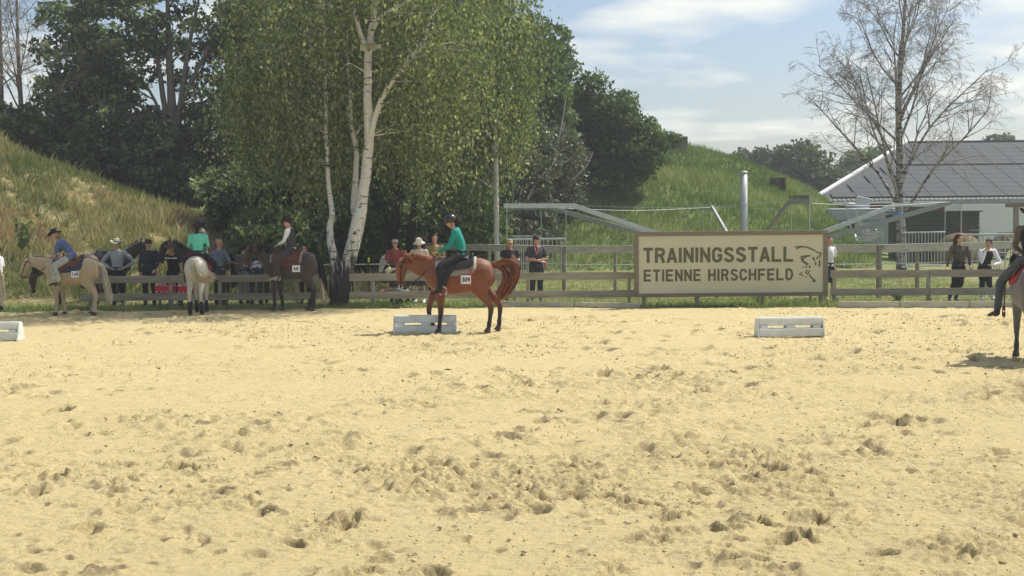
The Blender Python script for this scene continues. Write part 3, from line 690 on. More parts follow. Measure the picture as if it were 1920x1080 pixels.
# ---- dark green container wall with steps and a heap of hay, steel ladders and junk by the caravan
m_green = pm('dark_green_panel', (.035, .06, .035), .7, .3, 2.0, col2=(.06, .07, .04))
cb = empty('green_container', (XY(1762, 62), 62, 0)); tag(cb, 'dark green slatted container behind the walker, right of the bare birch', 'container')
cw = (1845 - 1700) / 2400 * 62
for i in range(11):
    m = MB(); m.box((0, rs.uniform(-.02, .02), .14 + i * .22), (cw, .10, .205), bev=.01); m.build('plank', m_green, cb)
m = MB(); m.box((0, 1.2, 1.2), (cw - .06, 2.2, 2.36)); m.build('body', m_green, cb)
m = MB(); m.box((0, 1.1, 2.47), (cw + .2, 2.6, .06)); m.build('roof', m_wall, cb)
for i in range(6):
    m = MB(); m.box((cw * .30 + i * .07, -.42 + i * .05, .35 + i * .24), (.9 - i * .02, .26, .045)); m.build('step', m_galvd, cb)
m = MB(); m.beam((cw * .18, -.5, 1.95), (cw * .52, -.5, .5), .06, .28); m.build('stringer', pm('rusty_steel', (.10, .05, .04), .7, .2), cb)
hb = empty('hay_heap', (XY(1793, 61.2), 60.9, 0)); tag(hb, 'brown heap of hay in front of the green container', 'hay')
m = MB()
rr_ = []
for j, (zq, rq) in enumerate(((0, 1.2), (.3, 1.15), (.7, 1.0), (1.1, .8), (1.35, .5), (1.45, .1))):
    rr_.append([(rq * (1 + .18 * math.sin(3 * k + j * 2.1)) * math.cos(k / 14 * 6.283), rq * .6 * (1 + .15 * math.cos(2 * k + j)) * math.sin(k / 14 * 6.283), zq) for k in range(14)])
m.rings(rr_); m.build('heap', pm('hay', (.20, .15, .08), .9, .4, 12, bump=1, bscale=30), hb, True)

lad = empty('steel_ladder_stack', (XY(1612, 57), 57, 0)); tag(lad, 'tangle of galvanised ladders and frames leaning in front of the caravan', 'ladders')
def lpt(px, py, dy=0.0): 
    q = W(px, py, 57); return (q[0] - lad.location.x, dy, q[2])
for a, c2 in (((1586, 392), (1600, 440)), ((1604, 394), (1614, 420)), ((1600, 433), (1625, 432)), ((1613, 420), (1628, 421)), ((1614, 421), (1622, 440)), ((1624, 421), (1630, 436)),
              ((1600, 446), (1642, 444)), ((1602, 451), (1642, 450)), ((1620, 438), (1642, 438)), ((1642, 430), (1642, 450)), ((1653, 432), (1655, 449)), ((1640, 436), (1655, 434)), ((1640, 443), (1655, 442)), ((1605, 440), (1605, 452)), ((1622, 440), (1624, 452))):
    m = MB(); m.beam(lpt(*a, rs.uniform(-.2, .2)), lpt(*c2, rs.uniform(-.2, .2)), .06, .07); m.build('rung', m_galv, lad)
for p in (1602, 1643):
    q = lpt(p, 450); m = MB(); m.beam((q[0], 0, 0), (q[0], 0, q[2]), .06, .06); m.build('stand', m_galvd, lad)

# ---- steel paddock panels to the right behind the board fence
pf = empty('steel_paddock_panel', (XY(1885, 50), 50, 0)); tag(pf, 'thin steel barred panel fence far right behind the watching women', 'fence')
x0, x1 = XY(1838, 50) - pf.location.x, XY(1960, 50) - pf.location.x
for z in (1.5, .8, .25): m = MB(); m.tube([(x0, 0, z), (x1, 0, z)], .022, 6); m.build('rail', m_galv, pf)
for i in range(9): xx = x0 + (x1 - x0) * i / 8; m = MB(); m.tube([(xx, 0, 0), (xx, 0, 1.52)], .02, 6); m.build('bar', m_galv, pf)
# open shelter post and beam at the right edge
sh = empty('open_shelter', (XY(1903, 52), 52, 0)); tag(sh, 'post and beam of an open shelter at the right edge', 'shelter')
m = MB(); m.box((0, 0, 1.3), (.17, .17, 2.6)); m.build('post', m_post, sh)
m = MB(); m.box((.8, 0, 2.66), (2.4, .2, .17)); m.build('beam', m_board, sh)
m = MB(); m.box((.9, .9, 2.79), (2.6, 2.4, .08)); m.build('roof', m_wall, sh)
m = MB(); m.box((1.9, 1.8, 1.3), (.17, .17, 2.6)); m.build('post', m_post, sh)
# concrete block and wooden crate on the mound
def on_hill(px, Y): x = XY(px, Y); return (x, Y, float(hill_right(np.array(x), np.array(Y))))
p = on_hill(1276, 73); o = MB(); o.box((0, 0, .33), (.78, .6, .95), bev=.03); tag(o.build('concrete_block', pm('old_concrete', (.20, .18, .15), .9, .25, 3)), 'weathered concrete block on top of the green mound', 'block').location = p
p = on_hill(1458, 71); cr = empty('wooden_crate', (p[0], p[1], p[2] - .08)); tag(cr, 'dark open wooden crate on the right shoulder of the mound', 'crate')
for xx, yy, sz_ in ((-.36, 0, (.05, .6, .75)), (.36, 0, (.05, .6, .75)), (0, .3, (.68, .05, .75))):
    m = MB(); m.box((xx, yy, .38), sz_); m.build('side', pm('crate_wood', (.13, .10, .07), .9, .3, 4, stretch=(3, 3, .8)), cr)
m = MB(); m.box((0, 0, .05), (.66, .54, .05)); m.build('floor_board', _M['crate_wood'], cr)
p = on_hill(1497, 68); rw = empty('timber_retaining_wall', (p[0], p[1], p[2] - .25)); tag(rw, 'short timber retaining wall at the foot of the mound by the roof corner', 'wall')
for i in range(3): m = MB(); m.box((0, 0, .15 + i * .26), (1.0, .18, .25), bev=.02); m.build('sleeper', _M['crate_wood'], rw)
m = MB(); m.box((.56, -.02, .5), (.1, .12, 1.05)); m.build('post', m_board2, rw)

# ---- red grooming boxes hanging at the fence
m_red = pm('red_plastic', (.62, .025, .06), .4, .06, 4)
def groom_box(px, py, label, w=.52):
    Y = fence_y(px) + .22; z = W(px, py, Y)[2]; r = empty('grooming_box', (XY(px, Y), Y, z)); tag(r, label, 'grooming box')
    m = MB(); m.box((0, 0, .09), (w, .24, .17), bev=.02); m.build('tub', m_red, r)
    m = MB(); m.box((0, 0, .185), (w + .03, .26, .018)); m.build('rim', pm('pink_rim', (.70, .22, .24), .4, .06), r)
    m = MB(); m.box((w * .22, 0, .245), (w * .38, .18, .10), bev=.02); m.build('lid', m_red, r)
    for i, xx in enumerate((-.44, -.18, .02)):
        q = MB(); q.tube([(xx * w, 0, .19), (xx * w, 0, .25), (xx * w, 0, .27), (xx * w, 0, .30)], [.035, .035, .016, .016], 8); q.build('bottle', m_white if i != 1 else m_grey, r)
    for xx in (-.4, -.15, .12, .38):
        q = MB(); q.box((xx * w, -.125, .03), (.04, .01, .03)); q.build('clip', m_white, r)
    st = MB(); st.beam((-w * .3, .0, -z + .0), (-w * .3, 0, .0), .05, .05); st.beam((w * .3, .0, -z), (w * .3, 0, 0), .05, .05); st.beam((-w * .3, .0, -.02), (w * .3, 0, -.02), .05, .03); st.build('stand', m_dark, r)
groom_box(311, 549, 'red grooming box with bottles below the top rail, next to the person in black')
groom_box(350, 550, 'red grooming box mostly hidden behind the legs of the cream horse', .42)
# ================================================================== trees and shrubs
trng = np.random.default_rng(21)
def leaf_mesh(name, P, size, tint, quad=False, droop=False):
    n = len(P)
    a = trng.normal(size=(n, 3)); a /= np.linalg.norm(a, axis=1)[:, None]
    if droop: a = a * .55 + np.array([0, 0, -1.0]); a /= np.linalg.norm(a, axis=1)[:, None]
    b = trng.normal(size=(n, 3)); b -= a * (a * b).sum(1)[:, None]; b /= np.linalg.norm(b, axis=1)[:, None]
    s = size[:, None]
    if quad:
        V = np.stack([P - a * s * .5, P + b * s * .38 - a * s * .05, P + a * s * .6, P - b * s * .38 - a * s * .05], 1).reshape(-1, 3)
        F = np.arange(n * 4).reshape(-1, 4); k = 4
    else:
        V = np.stack([P - a * s * .5 + b * s * .45, P + a * s * .75, P - a * s * .5 - b * s * .45], 1).reshape(-1, 3)
        F = np.arange(n * 3).reshape(-1, 3); k = 3
    return fast_mesh(name, V, F, tint=np.repeat(tint, k))
def ell_points(ells, n, shell=.55):
    """points spread through ellipsoids given as (px, py, Y, rx_px, ry_px, depth_m), denser towards the outside"""
    vol = np.array([e[3] * e[4] * e[5] for e in ells]) ** .8; ks = trng.choice(len(ells), n, p=vol / vol.sum())
    d = trng.normal(size=(n, 3)); d /= np.linalg.norm(d, axis=1)[:, None]; r = trng.random(n) ** (1 / 3.0 * (1 - shell) + .02)
    r = np.where(trng.random(n) < .3, trng.random(n) ** .5, r)
    out = np.empty((n, 3))
    for k, e in enumerate(ells):
        q = ks == k; c = W(e[0], e[1], e[2]); s = e[2] / 2400.0
        out[q] = c + d[q] * r[q][:, None] * np.array([e[3] * s, e[5], e[4] * s])
    return out
class Wood:
    def __init__(s): s.V = []; s.F = []; s.n = 0
    def tube(s, pts, rad, n=6):
        v, f = tube_arrays(np.asarray(pts, float), np.asarray(rad, float), n); s.V.append(v); s.F.append(f + s.n); s.n += len(v)
    def many(s, Ps, Rs, n):
        """a batch of tubes with the same number of points"""
        P = np.asarray(Ps, float); R = np.asarray(Rs, float); M, m = R.shape
        t = np.gradient(P, axis=1); t /= np.linalg.norm(t, axis=2, keepdims=True) + 1e-9
        ref = np.where(np.abs(t[:, :1, 2:3]) < .9, np.array([0, 0, 1.0]), np.array([1.0, 0, 0]))
        u = np.cross(t, np.broadcast_to(ref, t.shape)); u /= np.linalg.norm(u, axis=2, keepdims=True) + 1e-9; w = np.cross(t, u)
        a = np.arange(n) / n * 2 * math.pi
        v = P[:, :, None] + (u[:, :, None] * np.cos(a)[None, None, :, None] + w[:, :, None] * np.sin(a)[None, None, :, None]) * R[:, :, None, None]
        i = np.arange(m - 1)[:, None] * n; k = np.arange(n)[None, :]
        f = np.stack([i + k, i + (k + 1) % n, i + n + (k + 1) % n, i + n + k], -1).reshape(1, -1, 4) + (np.arange(M) * m * n)[:, None, None]
        s.V.append(v.reshape(-1, 3)); s.F.append(f.reshape(-1, 4) + s.n); s.n += M * m * n
    def build(s, name, mat, parent, org):
        return link(name, fast_mesh(name, np.vstack(s.V) - org, np.vstack(s.F), smooth=True), mat, parent)
def bark_mat(name, light, dark, mark=.55, base_dark=0.0, base_h=2.0):
    if name in _M: return _M[name]
    m = bpy.data.materials.new(name); m.use_nodes = True; N, L = m.node_tree.nodes, m.node_tree.links; b = N['Principled BSDF']
    b.inputs['Roughness'].default_value = .8; b.inputs['Specular IOR Level'].default_value = .2
    tc = N.new('ShaderNodeTexCoord'); mp = N.new('ShaderNodeMapping'); mp.inputs['Scale'].default_value = (2.2, 2.2, 7.5); L.new(tc.outputs['Object'], mp.inputs[0])
    n1 = N.new('ShaderNodeTexNoise'); n1.inputs['Scale'].default_value = 1.6; n1.inputs['Detail'].default_value = 7; n1.inputs['Roughness'].default_value = .62; L.new(mp.outputs[0], n1.inputs['Vector'])
    r1 = N.new('ShaderNodeMapRange'); r1.inputs[1].default_value = mark; r1.inputs[2].default_value = mark + .07; L.new(n1.outputs['Fac'], r1.inputs[0])
    mp2 = N.new('ShaderNodeMapping'); mp2.inputs['Scale'].default_value = (9, 9, 1.6); L.new(tc.outputs['Object'], mp2.inputs[0])
    n2 = N.new('ShaderNodeTexNoise'); n2.inputs['Scale'].default_value = 1.3; n2.inputs['Detail'].default_value = 6; L.new(mp2.outputs[0], n2.inputs['Vector'])
    mx = N.new('ShaderNodeMix'); mx.data_type = 'RGBA'; mx.inputs[6].default_value = (*light, 1); mx.inputs[7].default_value = (*dark, 1)
    if base_dark:
        sp = N.new('ShaderNodeSeparateXYZ'); L.new(tc.outputs['Object'], sp.inputs[0])
        ad = N.new('ShaderNodeMath'); ad.operation = 'MULTIPLY_ADD'; L.new(n2.outputs['Fac'], ad.inputs[0]); ad.inputs[1].default_value = 3.0; L.new(sp.outputs[2], ad.inputs[2])
        rz = N.new('ShaderNodeMapRange'); rz.inputs[1].default_value = base_h + 1.9; rz.inputs[2].default_value = base_h + 1.2; L.new(ad.outputs[0], rz.inputs[0])
        mxx = N.new('ShaderNodeMath'); mxx.operation = 'MAXIMUM'; L.new(r1.outputs[0], mxx.inputs[0]); L.new(rz.outputs[0], mxx.inputs[1]); L.new(mxx.outputs[0], mx.inputs[0])
    else: L.new(r1.outputs[0], mx.inputs[0])
    mu = N.new('ShaderNodeMix'); mu.data_type = 'RGBA'; mu.blend_type = 'MULTIPLY'; mu.inputs[0].default_value = .7; L.new(mx.outputs[2], mu.inputs[6]); L.new(n2.outputs['Color'], mu.inputs[7])
    g = N.new('ShaderNodeMix'); g.data_type = 'RGBA'; g.inputs[0].default_value = .6; L.new(mu.outputs[2], g.inputs[6]); L.new(mx.outputs[2], g.inputs[7]); L.new(g.outputs[2], b.inputs['Base Color'])
    bp = N.new('ShaderNodeBump'); bp.inputs['Strength'].default_value = .7; bp.inputs['Distance'].default_value = .04; L.new(n2.outputs['Fac'], bp.inputs['Height']); L.new(bp.outputs[0], b.inputs['Normal'])
    _M[name] = m; return m
bk_birch = bark_mat('birch_bark', (.70, .68, .62), (.05, .045, .04), .56, 1, 1.35)
bk_birch2 = bark_mat('slim_birch_bark', (.60, .59, .54), (.10, .09, .08), .62)
bk_bare = bark_mat('bare_birch_bark', (.42, .39, .36), (.06, .05, .045), .50, 1, .1)
bk_dark = pm('dark_bark', (.055, .048, .038), .9, .35, 4, bump=.8, bscale=14, stretch=(4, 4, .8), spec=.15)
bk_grey = pm('grey_bark', (.16, .145, .125), .9, .3, 4, bump=.6, bscale=14, stretch=(4, 4, .8), spec=.15)
lf_birch = leafmat('birch_leaf', [(0, (.07, .095, .045)), (.4, (.135, .17, .08)), (.75, (.23, .27, .135)), (1, (.46, .49, .29))], .5, .03)
lf_dark = leafmat('alder_leaf', [(0, (.028, .048, .024)), (.45, (.062, .10, .047)), (.75, (.15, .20, .10)), (1, (.38, .44, .25))], .42, .03)  # brightest stop paints sunlit leaf clusters into the colour
lf_bush = leafmat('bush_leaf', [(0, (.045, .08, .03)), (.5, (.095, .15, .056)), (1, (.21, .28, .115))], .45, .03)
lf_grey = leafmat('willow_leaf', [(0, (.05, .065, .035)), (.5, (.085, .10, .058)), (1, (.16, .18, .11))], .35, .06)
lf_far = leafmat('far_leaf', [(0, (.055, .085, .045)), (.5, (.085, .12, .06)), (1, (.13, .165, .08))], .35, .04)

def tree(name, label, trunks, ells, nc, per, leaf, csz, lmat, bark, group=None, weep=0.0, limbs=.35, quad=False, tb=.45, base=None, flat=.7, cat='tree', parts=('trunk', 'crown'), clear=0.0):
    """trunks: list of ([(px, py, Y)...], [radii]); ells: crown volumes; nc clumps of `per` leaves"""
    T = [(catmull([W(*p) for p in pts], 4), np.interp(np.linspace(0, 1, (len(pts) - 1) * 4 + 1), np.linspace(0, 1, len(rad)), rad)) for pts, rad in trunks]
    org = np.array(base if base is not None else T[0][0][0]); root = empty(name, org)
    tag(root, label, cat, group)
    wd = Wood()
    for P, R in T:
        P = P + (trng.random(P.shape) - .5) * R[:, None] * .25; wd.tube(P, R, 10 if R[0] > .15 else 7)
    C = ell_points(ells, nc)
    for c in C[trng.random(nc) < limbs]:
        P, R = T[int(np.argmin([np.linalg.norm(q[0][:, :] - c, axis=1).min() for q in T]))]
        low = np.where(P[:, 2] < c[2] - .15 * np.linalg.norm(P[:, :2] - c[:2], axis=1))[0]
        k = low[np.argmin(np.linalg.norm(P[low] - c, axis=1))] if len(low) else 0
        s = P[k]; mid = (s + c) / 2 + np.array([0, 0, .10 * np.linalg.norm(c - s)]) + trng.normal(0, .12, 3)
        r0 = min(R[k] * .4, .03 + .012 * np.linalg.norm(c - s)) * (.6 if weep else 1); wd.tube(catmull([s, mid, c], 4), np.linspace(r0, .008, 9), 5)
    wd.build(parts[0], bark, root, org)
    ctint = np.clip(trng.normal(tb, .22, nc), 0, 1)  # tint spread per clump paints sunlit and dark clusters into the leaf colour
    if weep:
        ns = 5                                     # strands per clump
        S = np.repeat(C, ns, 0) + trng.normal(0, 1, (nc * ns, 3)) * np.array([csz, csz, csz * .4])
        Ln = weep * trng.uniform(.35, 1.15, nc * ns); m = max(per // ns, 1)
        t = trng.random((nc * ns, m)) ** .8; sway = trng.normal(0, .10, (nc * ns, 2))
        P = np.stack([S[:, 0:1] + sway[:, 0:1] * t * Ln[:, None], S[:, 1:2] + sway[:, 1:2] * t * Ln[:, None], S[:, 2:3] - t * Ln[:, None]], -1).reshape(-1, 3)
        P += trng.normal(0, .055, P.shape); ti = np.repeat(ctint, ns * m)
    else:
        d = trng.normal(0, 1, (nc * per, 3)); d *= (trng.random((nc * per, 1)) ** .25) * csz / (np.linalg.norm(d, axis=1)[:, None] + .35) * 1.25
        P = np.repeat(C, per, 0) + d * np.array([1, 1, flat]); ti = np.repeat(ctint, per)
    ti = np.clip(ti + trng.normal(0, .17, len(P)), 0, 1); gz = 0.02 if base is None else base[2] + .02
    keep = P[:, 2] > max(gz, 0.02)
    if clear:          # no twigs hang right in front of the stem
        tx = np.interp(P[:, 2], T[0][0][:, 2], T[0][0][:, 0]); ty = np.interp(P[:, 2], T[0][0][:, 2], T[0][0][:, 1])
        keep &= ~((np.abs(P[:, 0] - tx + .02) < clear * trng.uniform(.6, 1.3, len(P))) & (P[:, 1] < ty + .15) & (P[:, 2] < 7.4))
    P, ti = P[keep], ti[keep]
    link(parts[1], leaf_mesh(parts[1], P - org, leaf * trng.uniform(.6, 1.25, len(P)), ti, quad, bool(weep)), lmat, root)
    return root

# ---- the big leaning birch at the fence
b0 = G(640, 571)
BYm = 34.0
big = tree('birch_tree', 'big white barked birch with drooping foliage leaning beside the fence, bird box on its trunk',
     [([(636, 578, BYm), (640, 545, BYm), (650, 500, BYm), (668, 430, BYm), (681, 355, BYm + .1), (692, 270, BYm + .1), (689, 180, BYm), (690, 100, BYm), (698, 40, BYm), (712, -60, BYm), (720, -180, BYm)], [.26, .23, .20, .165, .145, .135, .115, .10, .08, .06, .03]),
      ([(630, 560, BYm), (628, 500, BYm), (619, 440, BYm + .2), (622, 395, BYm + .3), (615, 330, BYm + .4), (611, 220, BYm + .5), (608, 60, BYm + .5), (600, -120, BYm)], [.20, .13, .095, .075, .06, .05, .04, .02]),
      ([(648, 545, BYm + .1), (660, 502, BYm + .2), (671, 464, BYm + .25), (677, 440, BYm + .3), (684, 405, BYm + .3), (690, 355, BYm + .25)], [.08, .055, .05, .045, .04, .03]),
      ([(668, 425, BYm + .3), (663, 380, BYm + .55), (668, 290, BYm + .7), (658, 220, BYm + .8), (650, 60, BYm + .9)], [.09, .085, .075, .06, .03]),
      ([(694, 255, BYm), (708, 205, BYm - .1), (727, 165, BYm - .3), (765, 115, BYm - .5), (800, 60, BYm - .6), (830, -60, BYm - .6)], [.09, .08, .065, .05, .035, .015]),
      ([(690, 100, BYm), (672, 50, BYm - .2), (655, -20, BYm - .4), (640, -120, BYm - .4)], [.08, .06, .04, .02]),
      ([(694, 70, BYm), (715, 30, BYm - .2), (760, 5, BYm - .4), (805, -30, BYm - .5)], [.06, .05, .04, .02])],
     [(560, -40, BYm + .6, 135, 190, 2.6), (545, 150, BYm + 1.0, 125, 130, 1.9), (560, 250, BYm + 1.4, 125, 70, 1.5), (790, -20, BYm + .3, 140, 180, 2.4), (830, 120, BYm + 1.2, 120, 120, 1.8), (690, -60, BYm + 2.0, 150, 200, 1.2), (690, 150, BYm + 3.0, 110, 110, 1.0), (780, 230, BYm + 2.0, 100, 60, 1.3), (470, 150, BYm + 1.5, 60, 90, 1.5), (600, -330, BYm + .2, 180, 120, 2.4)],
     1750, 42, .10, .30, lf_birch, bk_birch, weep=1.9, limbs=.07, quad=True, tb=.48, clear=.42)
bx = W(695, 89, BYm - .16); bb_ = empty('bird_box', tuple(bx)); tag(bb_, 'wooden bird box with cross board high on the birch trunk', 'bird box')
m = MB(); m.box((0, 0, 0), (.56, .03, .17), bev=.006); m.build('cross_board', m_board2, bb_)
m = MB(); m.box((0, -.06, .01), (.19, .09, .16), bev=.006); m.build('box', m_post, bb_)
m = MB(); m.box((0, -.07, .105), (.26, .16, .02)); m.build('roof', m_board2, bb_)

# ---- slim birch on the right and slim stems around it
tree('birch_tree', 'slim white birch with drooping foliage behind the walker gates, left of the mound',
     [([(934, 520, 41), (931, 440, 41), (930, 330, 41), (927, 220, 41), (921, 110, 41), (916, 0, 41), (910, -130, 41)], [.10, .088, .08, .07, .06, .045, .02]),
      ([(930, 250, 41), (955, 190, 41), (985, 110, 41.3)], [.06, .045, .02])],
     [(900, 20, 41.4, 90, 190, 2.2), (940, 160, 41.8, 60, 130, 1.8), (870, 230, 42.3, 85, 95, 1.8), (830, 290, 43, 60, 70, 1.5), (960, 60, 41.6, 50, 120, 1.6)], 820, 42, .11, .32, lf_birch, bk_birch2, weep=2.0, limbs=.08, quad=True, tb=.5)
# ---- dark trunks in the middle wood
for i, (p, lean, Y, r, lab) in enumerate(((736, 10, 45, .20, 'dark trunked tree left of the white hatted spectator'), (768, 14, 47, .19, 'dark leaning tree second in the middle wood'), (806, 8, 46, .17, 'dark trunked tree behind the teal rider, nearest the slim birch'), (700, -4, 50, .2, 'dark tree half hidden behind the big birch trunk'))):
    tree('alder_tree', lab, [([(p, 530, Y), (p + 2, 460, Y), (p + lean * .6, 390, Y), (p + lean, 320, Y), (p + lean * 1.5, 150, Y), (p + lean * 1.8, -60, Y)], [r * 1.15, r, r * .9, r * .75, r * .5, .04])],
         [(p + 20, 60, Y, 105, 170, 2.4), (p - 10, 230, Y + 1, 80, 80, 2), (p + 40, 250, Y + .5, 70, 70, 2)], 210, 60, .17, .62, lf_dark if i != 1 else lf_bush, bk_dark, 'alders in the middle wood', tb=.5)
# ---- big multi stemmed tree on the left slope, neighbours
tree('poplar_tree', 'tall dark tree with several upright stems and sky gaps behind the left slope',
     [([(322, 372, 54), (321, 320, 54), (324, 230, 54), (318, 120, 54), (312, -80, 54)], [.26, .25, .2, .15, .05]),
      ([(323, 300, 54), (338, 200, 54), (352, 100, 54), (385, -60, 54)], [.16, .13, .09, .03]), ([(322, 280, 54), (306, 180, 54), (290, 60, 54), (282, -80, 54)], [.15, .12, .08, .03]),
      ([(330, 220, 54), (370, 130, 54), (415, 40, 54), (440, -40, 54)], [.10, .08, .05, .02]), ([(318, 250, 54), (280, 170, 54), (230, 110, 54)], [.08, .06, .02])],
     [(215, 60, 54, 95, 110, 2.4), (200, 190, 54, 90, 80, 2.2), (438, 40, 54.5, 36, 110, 1.6), (340, 270, 54.5, 110, 70, 2.2), (255, 285, 54, 90, 55, 2), (425, 250, 54, 70, 110, 2), (250, -40, 54.5, 60, 60, 1.6), (350, 60, 55.0, 75, 120, 1.4)], 520, 46, .19, .46, lf_dark, bk_grey, tb=.5)
for i, (cx_, cy_, rx, ry, Y, lab, lm) in enumerate(((150, 120, 75, 150, 57, 'broad dark tree left of the many stemmed poplar', lf_dark), (492, 80, 62, 150, 56, 'dark tree between the poplar and the big birch', lf_dark), (560, 100, 110, 210, 60, 'dark tree right behind the big birch crown', lf_dark), (880, 120, 90, 200, 58, 'dark tree behind the slim birch', lf_dark),
                                               (1000, 170, 62, 130, 62, 'tall tree with a pointed top at the right end of the wood', lf_bush), (640, 200, 120, 160, 64, 'dense dark tree filling the wood behind the white trunk', lf_dark))):
    tree('wood_tree', lab, [([(cx_, 470, Y), (cx_ + 4, cy_ + ry * .6, Y), (cx_, cy_ - ry * .6, Y)], [.24, .18, .04])], [(cx_, cy_, Y, rx, ry, 2.8), (cx_ - rx * .4, cy_ + ry * .6, Y + .5, rx * .8, ry * .5, 2.2), (cx_ + rx * .45, cy_ + ry * .4, Y, rx * .7, ry * .6, 2.2)], (130 if i == 0 else 190 if i == 1 else 330), 44, .23, .55, lm, bk_dark, 'trees of the wood behind', tb=.5)
tree('wood_tree', 'pointed green tree on the mound left of the round dark bush', [([(1052, 360, 66), (1046, 200, 66), (1040, 70, 66)], [.16, .12, .03])], [(1030, 130, 66, 45, 75, 1.6), (1045, 220, 66, 60, 75, 2), (1015, 280, 66, 70, 70, 2), (1085, 260, 66, 45, 70, 1.6)], 230, 62, .24, .7, lf_bush, bk_dark, tb=.42)
tree('hawthorn_bush', 'large rounded dark bush on the left end of the mound', [([(1165, 340, 64), (1160, 290, 64), (1150, 220, 64)], [.2, .16, .05])], [(1160, 235, 64, 58, 55, 1.7), (1180, 275, 63.5, 58, 50, 1.7), (1130, 265, 64, 45, 60, 1.6), (1110, 195, 64.5, 35, 55, 1.3), (1215, 270, 64, 28, 38, 1.1), (1160, 318, 63.4, 62, 30, 1.2)], 340, 60, .17, .55, lf_bush, bk_dark, tb=.35)
tree('hawthorn_bush', 'small bush on the crest right of the round dark bush', [([(1248, 275, 70), (1247, 262, 70), (1246, 250, 70)], [.05, .04, .02])], [(1250, 262, 70, 22, 12, .8)], 26, 50, .16, .35, lf_bush, bk_dark, tb=.4)
# ---- grey leaved shrubs and dead branches at the mound foot
for i, (cx_, cy_, rx, ry, Y, lab) in enumerate(((985, 300, 60, 80, 55, 'grey leaved willow with pale dead branches beside the slim birch'), (1050, 300, 45, 65, 58, 'grey leaved willow right of the dead branches'))):
    tree('willow_tree', lab, [([(cx_ - 28, 470, Y), (cx_ - 12, 380, Y), (cx_, 300, Y), (cx_ + 8, 230, Y)], [.08, .06, .04, .02]), ([(cx_ - 22, 440, Y), (cx_ + 15, 350, Y), (cx_ + 50, 310, Y), (cx_ + 62, 285, Y)], [.06, .05, .03, .015]),
         ([(cx_ - 25, 400, Y - .4), (cx_ - 20, 330, Y - .5), (cx_, 250, Y - .6), (cx_ + 12, 180, Y - .6)], [.05, .045, .035, .015])], [(cx_, cy_, Y + .8, rx, ry, 1.6), (cx_ - 10, cy_ + 70, Y + .8, rx, 45, 1.6)], 150, 60, .13, .5, lf_grey, bk_birch2, 'grey willows by the mound', tb=.45)
# ---- understorey shrubs
sh_l = [('bright green shrub behind the rider with the white sleeve', 505, 440, 62, 48, 41, lf_bush, .6), ('shrub between the bright shrub and the slim second stem', 570, 450, 45, 40, 42, lf_bush, .5), ('dark shrub at the edge of the left slope below the poplar', 440, 370, 70, 60, 46, lf_dark, .55), ('leafy shrub behind the birch fork', 655, 440, 50, 60, 44, lf_bush, .42),
        ('shrub under the dark trunks, left of the capped spectator', 700, 420, 45, 75, 48, lf_bush, .5), ('shrub in the gap between the dark trunks', 790, 430, 50, 60, 50, lf_dark, .6), ('shrub behind the teal rider', 870, 400, 60, 75, 45, lf_bush, .45), ('shrub left of the slim birch foot', 905, 440, 40, 45, 43, lf_bush, .4), ('shrub at the foot of the mound behind the first gate', 980, 430, 60, 45, 52, lf_grey, .5),
        ('dark undergrowth below the poplar', 330, 335, 85, 45, 53, lf_dark, .55), ('dark undergrowth left of the poplar', 220, 300, 75, 45, 54, lf_dark, .55), ('dark undergrowth behind the slope, right of the poplar', 520, 350, 80, 80, 50, lf_dark, .55), ('dark undergrowth deep in the wood', 620, 380, 90, 90, 54, lf_dark, .5), ('dark undergrowth behind the slim birch', 840, 350, 100, 100, 56, lf_dark, .5),
        ('green shrub at the top of the left slope', 140, 285, 60, 42, 53, lf_bush, .45), ('bushy growth at the left edge on the slope', 25, 232, 45, 34, 52, lf_bush, .5), ('low shrub on the slope crest between the bare trees and the broad dark tree', 80, 262, 48, 42, 54, lf_dark, .5)]
for lab, cx_, cy_, rx, ry, Y, lm, tb_ in sh_l:
    bz = W(cx_, cy_ + ry * 1.05, Y)
    if bz[2] < 0 or cy_ > 400: bz[2] = 0
    k = max(70, int(rx * ry / 26)); lf_s = .07 + .0022 * Y
    tree('shrub', lab, [([(cx_, cy_ + ry, Y), (cx_ + 3, cy_ + ry * .3, Y), (cx_, cy_ - ry * .3, Y)], [.05, .04, .015]), ([(cx_ - 4, cy_ + ry, Y), (cx_ - rx * .4, cy_, Y)], [.04, .015])], [(cx_, cy_, Y, rx, ry, 1.4), (cx_ + rx * .3, cy_ + ry * .4, Y - .2, rx * .7, ry * .6, 1.2)], k, 46, lf_s, .42, lm, bk_grey, 'shrubs in the undergrowth', tb=tb_, cat='shrub', parts=('stem', 'foliage'))
# broad leaved plant on the slope at the left, small plant on the verge
def leafy_plant(px, py, Y, n, h, label, name='leafy_plant', lean=(.35, -.1), ls=.16):
    c = W(px, py, Y); root = empty(name, tuple(c)); tag(root, label, 'plant')
    m = Wood(); P = []
    for k in range(n):
        d = np.array([lean[0] + trng.normal(0, .22), lean[1] + trng.normal(0, .2), 1.0]); hh = h * trng.uniform(.5, 1.0); q = np.array([d * hh * t + np.array([0, 0, -.05 * t]) for t in np.linspace(0, 1, 5)]); m.tube(q, np.linspace(.012, .004, 5), 4)
        for t in np.linspace(.2, 1, 11): P.append(d * hh * t + trng.normal(0, .05, 3))
    m.build('stem', lf_bush if False else bk_grey, root, np.zeros(3)); P = np.array(P)
    link('foliage', leaf_mesh('foliage', P, ls * trng.uniform(.7, 1.2, len(P)), np.clip(trng.normal(.7, .2, len(P)), 0, 1), True), lf_bush, root)
c = W(40, 470, 38.6); leafy_plant(40, 470, 38.6, 9, 1.0, 'broad leaved plant growing on the left slope above the palomino')
g = G(1683, 566); leafy_plant(1683, 568, g[1] + .3, 12, .26, 'small dark green plant on the verge below the right fence', lean=(0, 0), ls=.09)

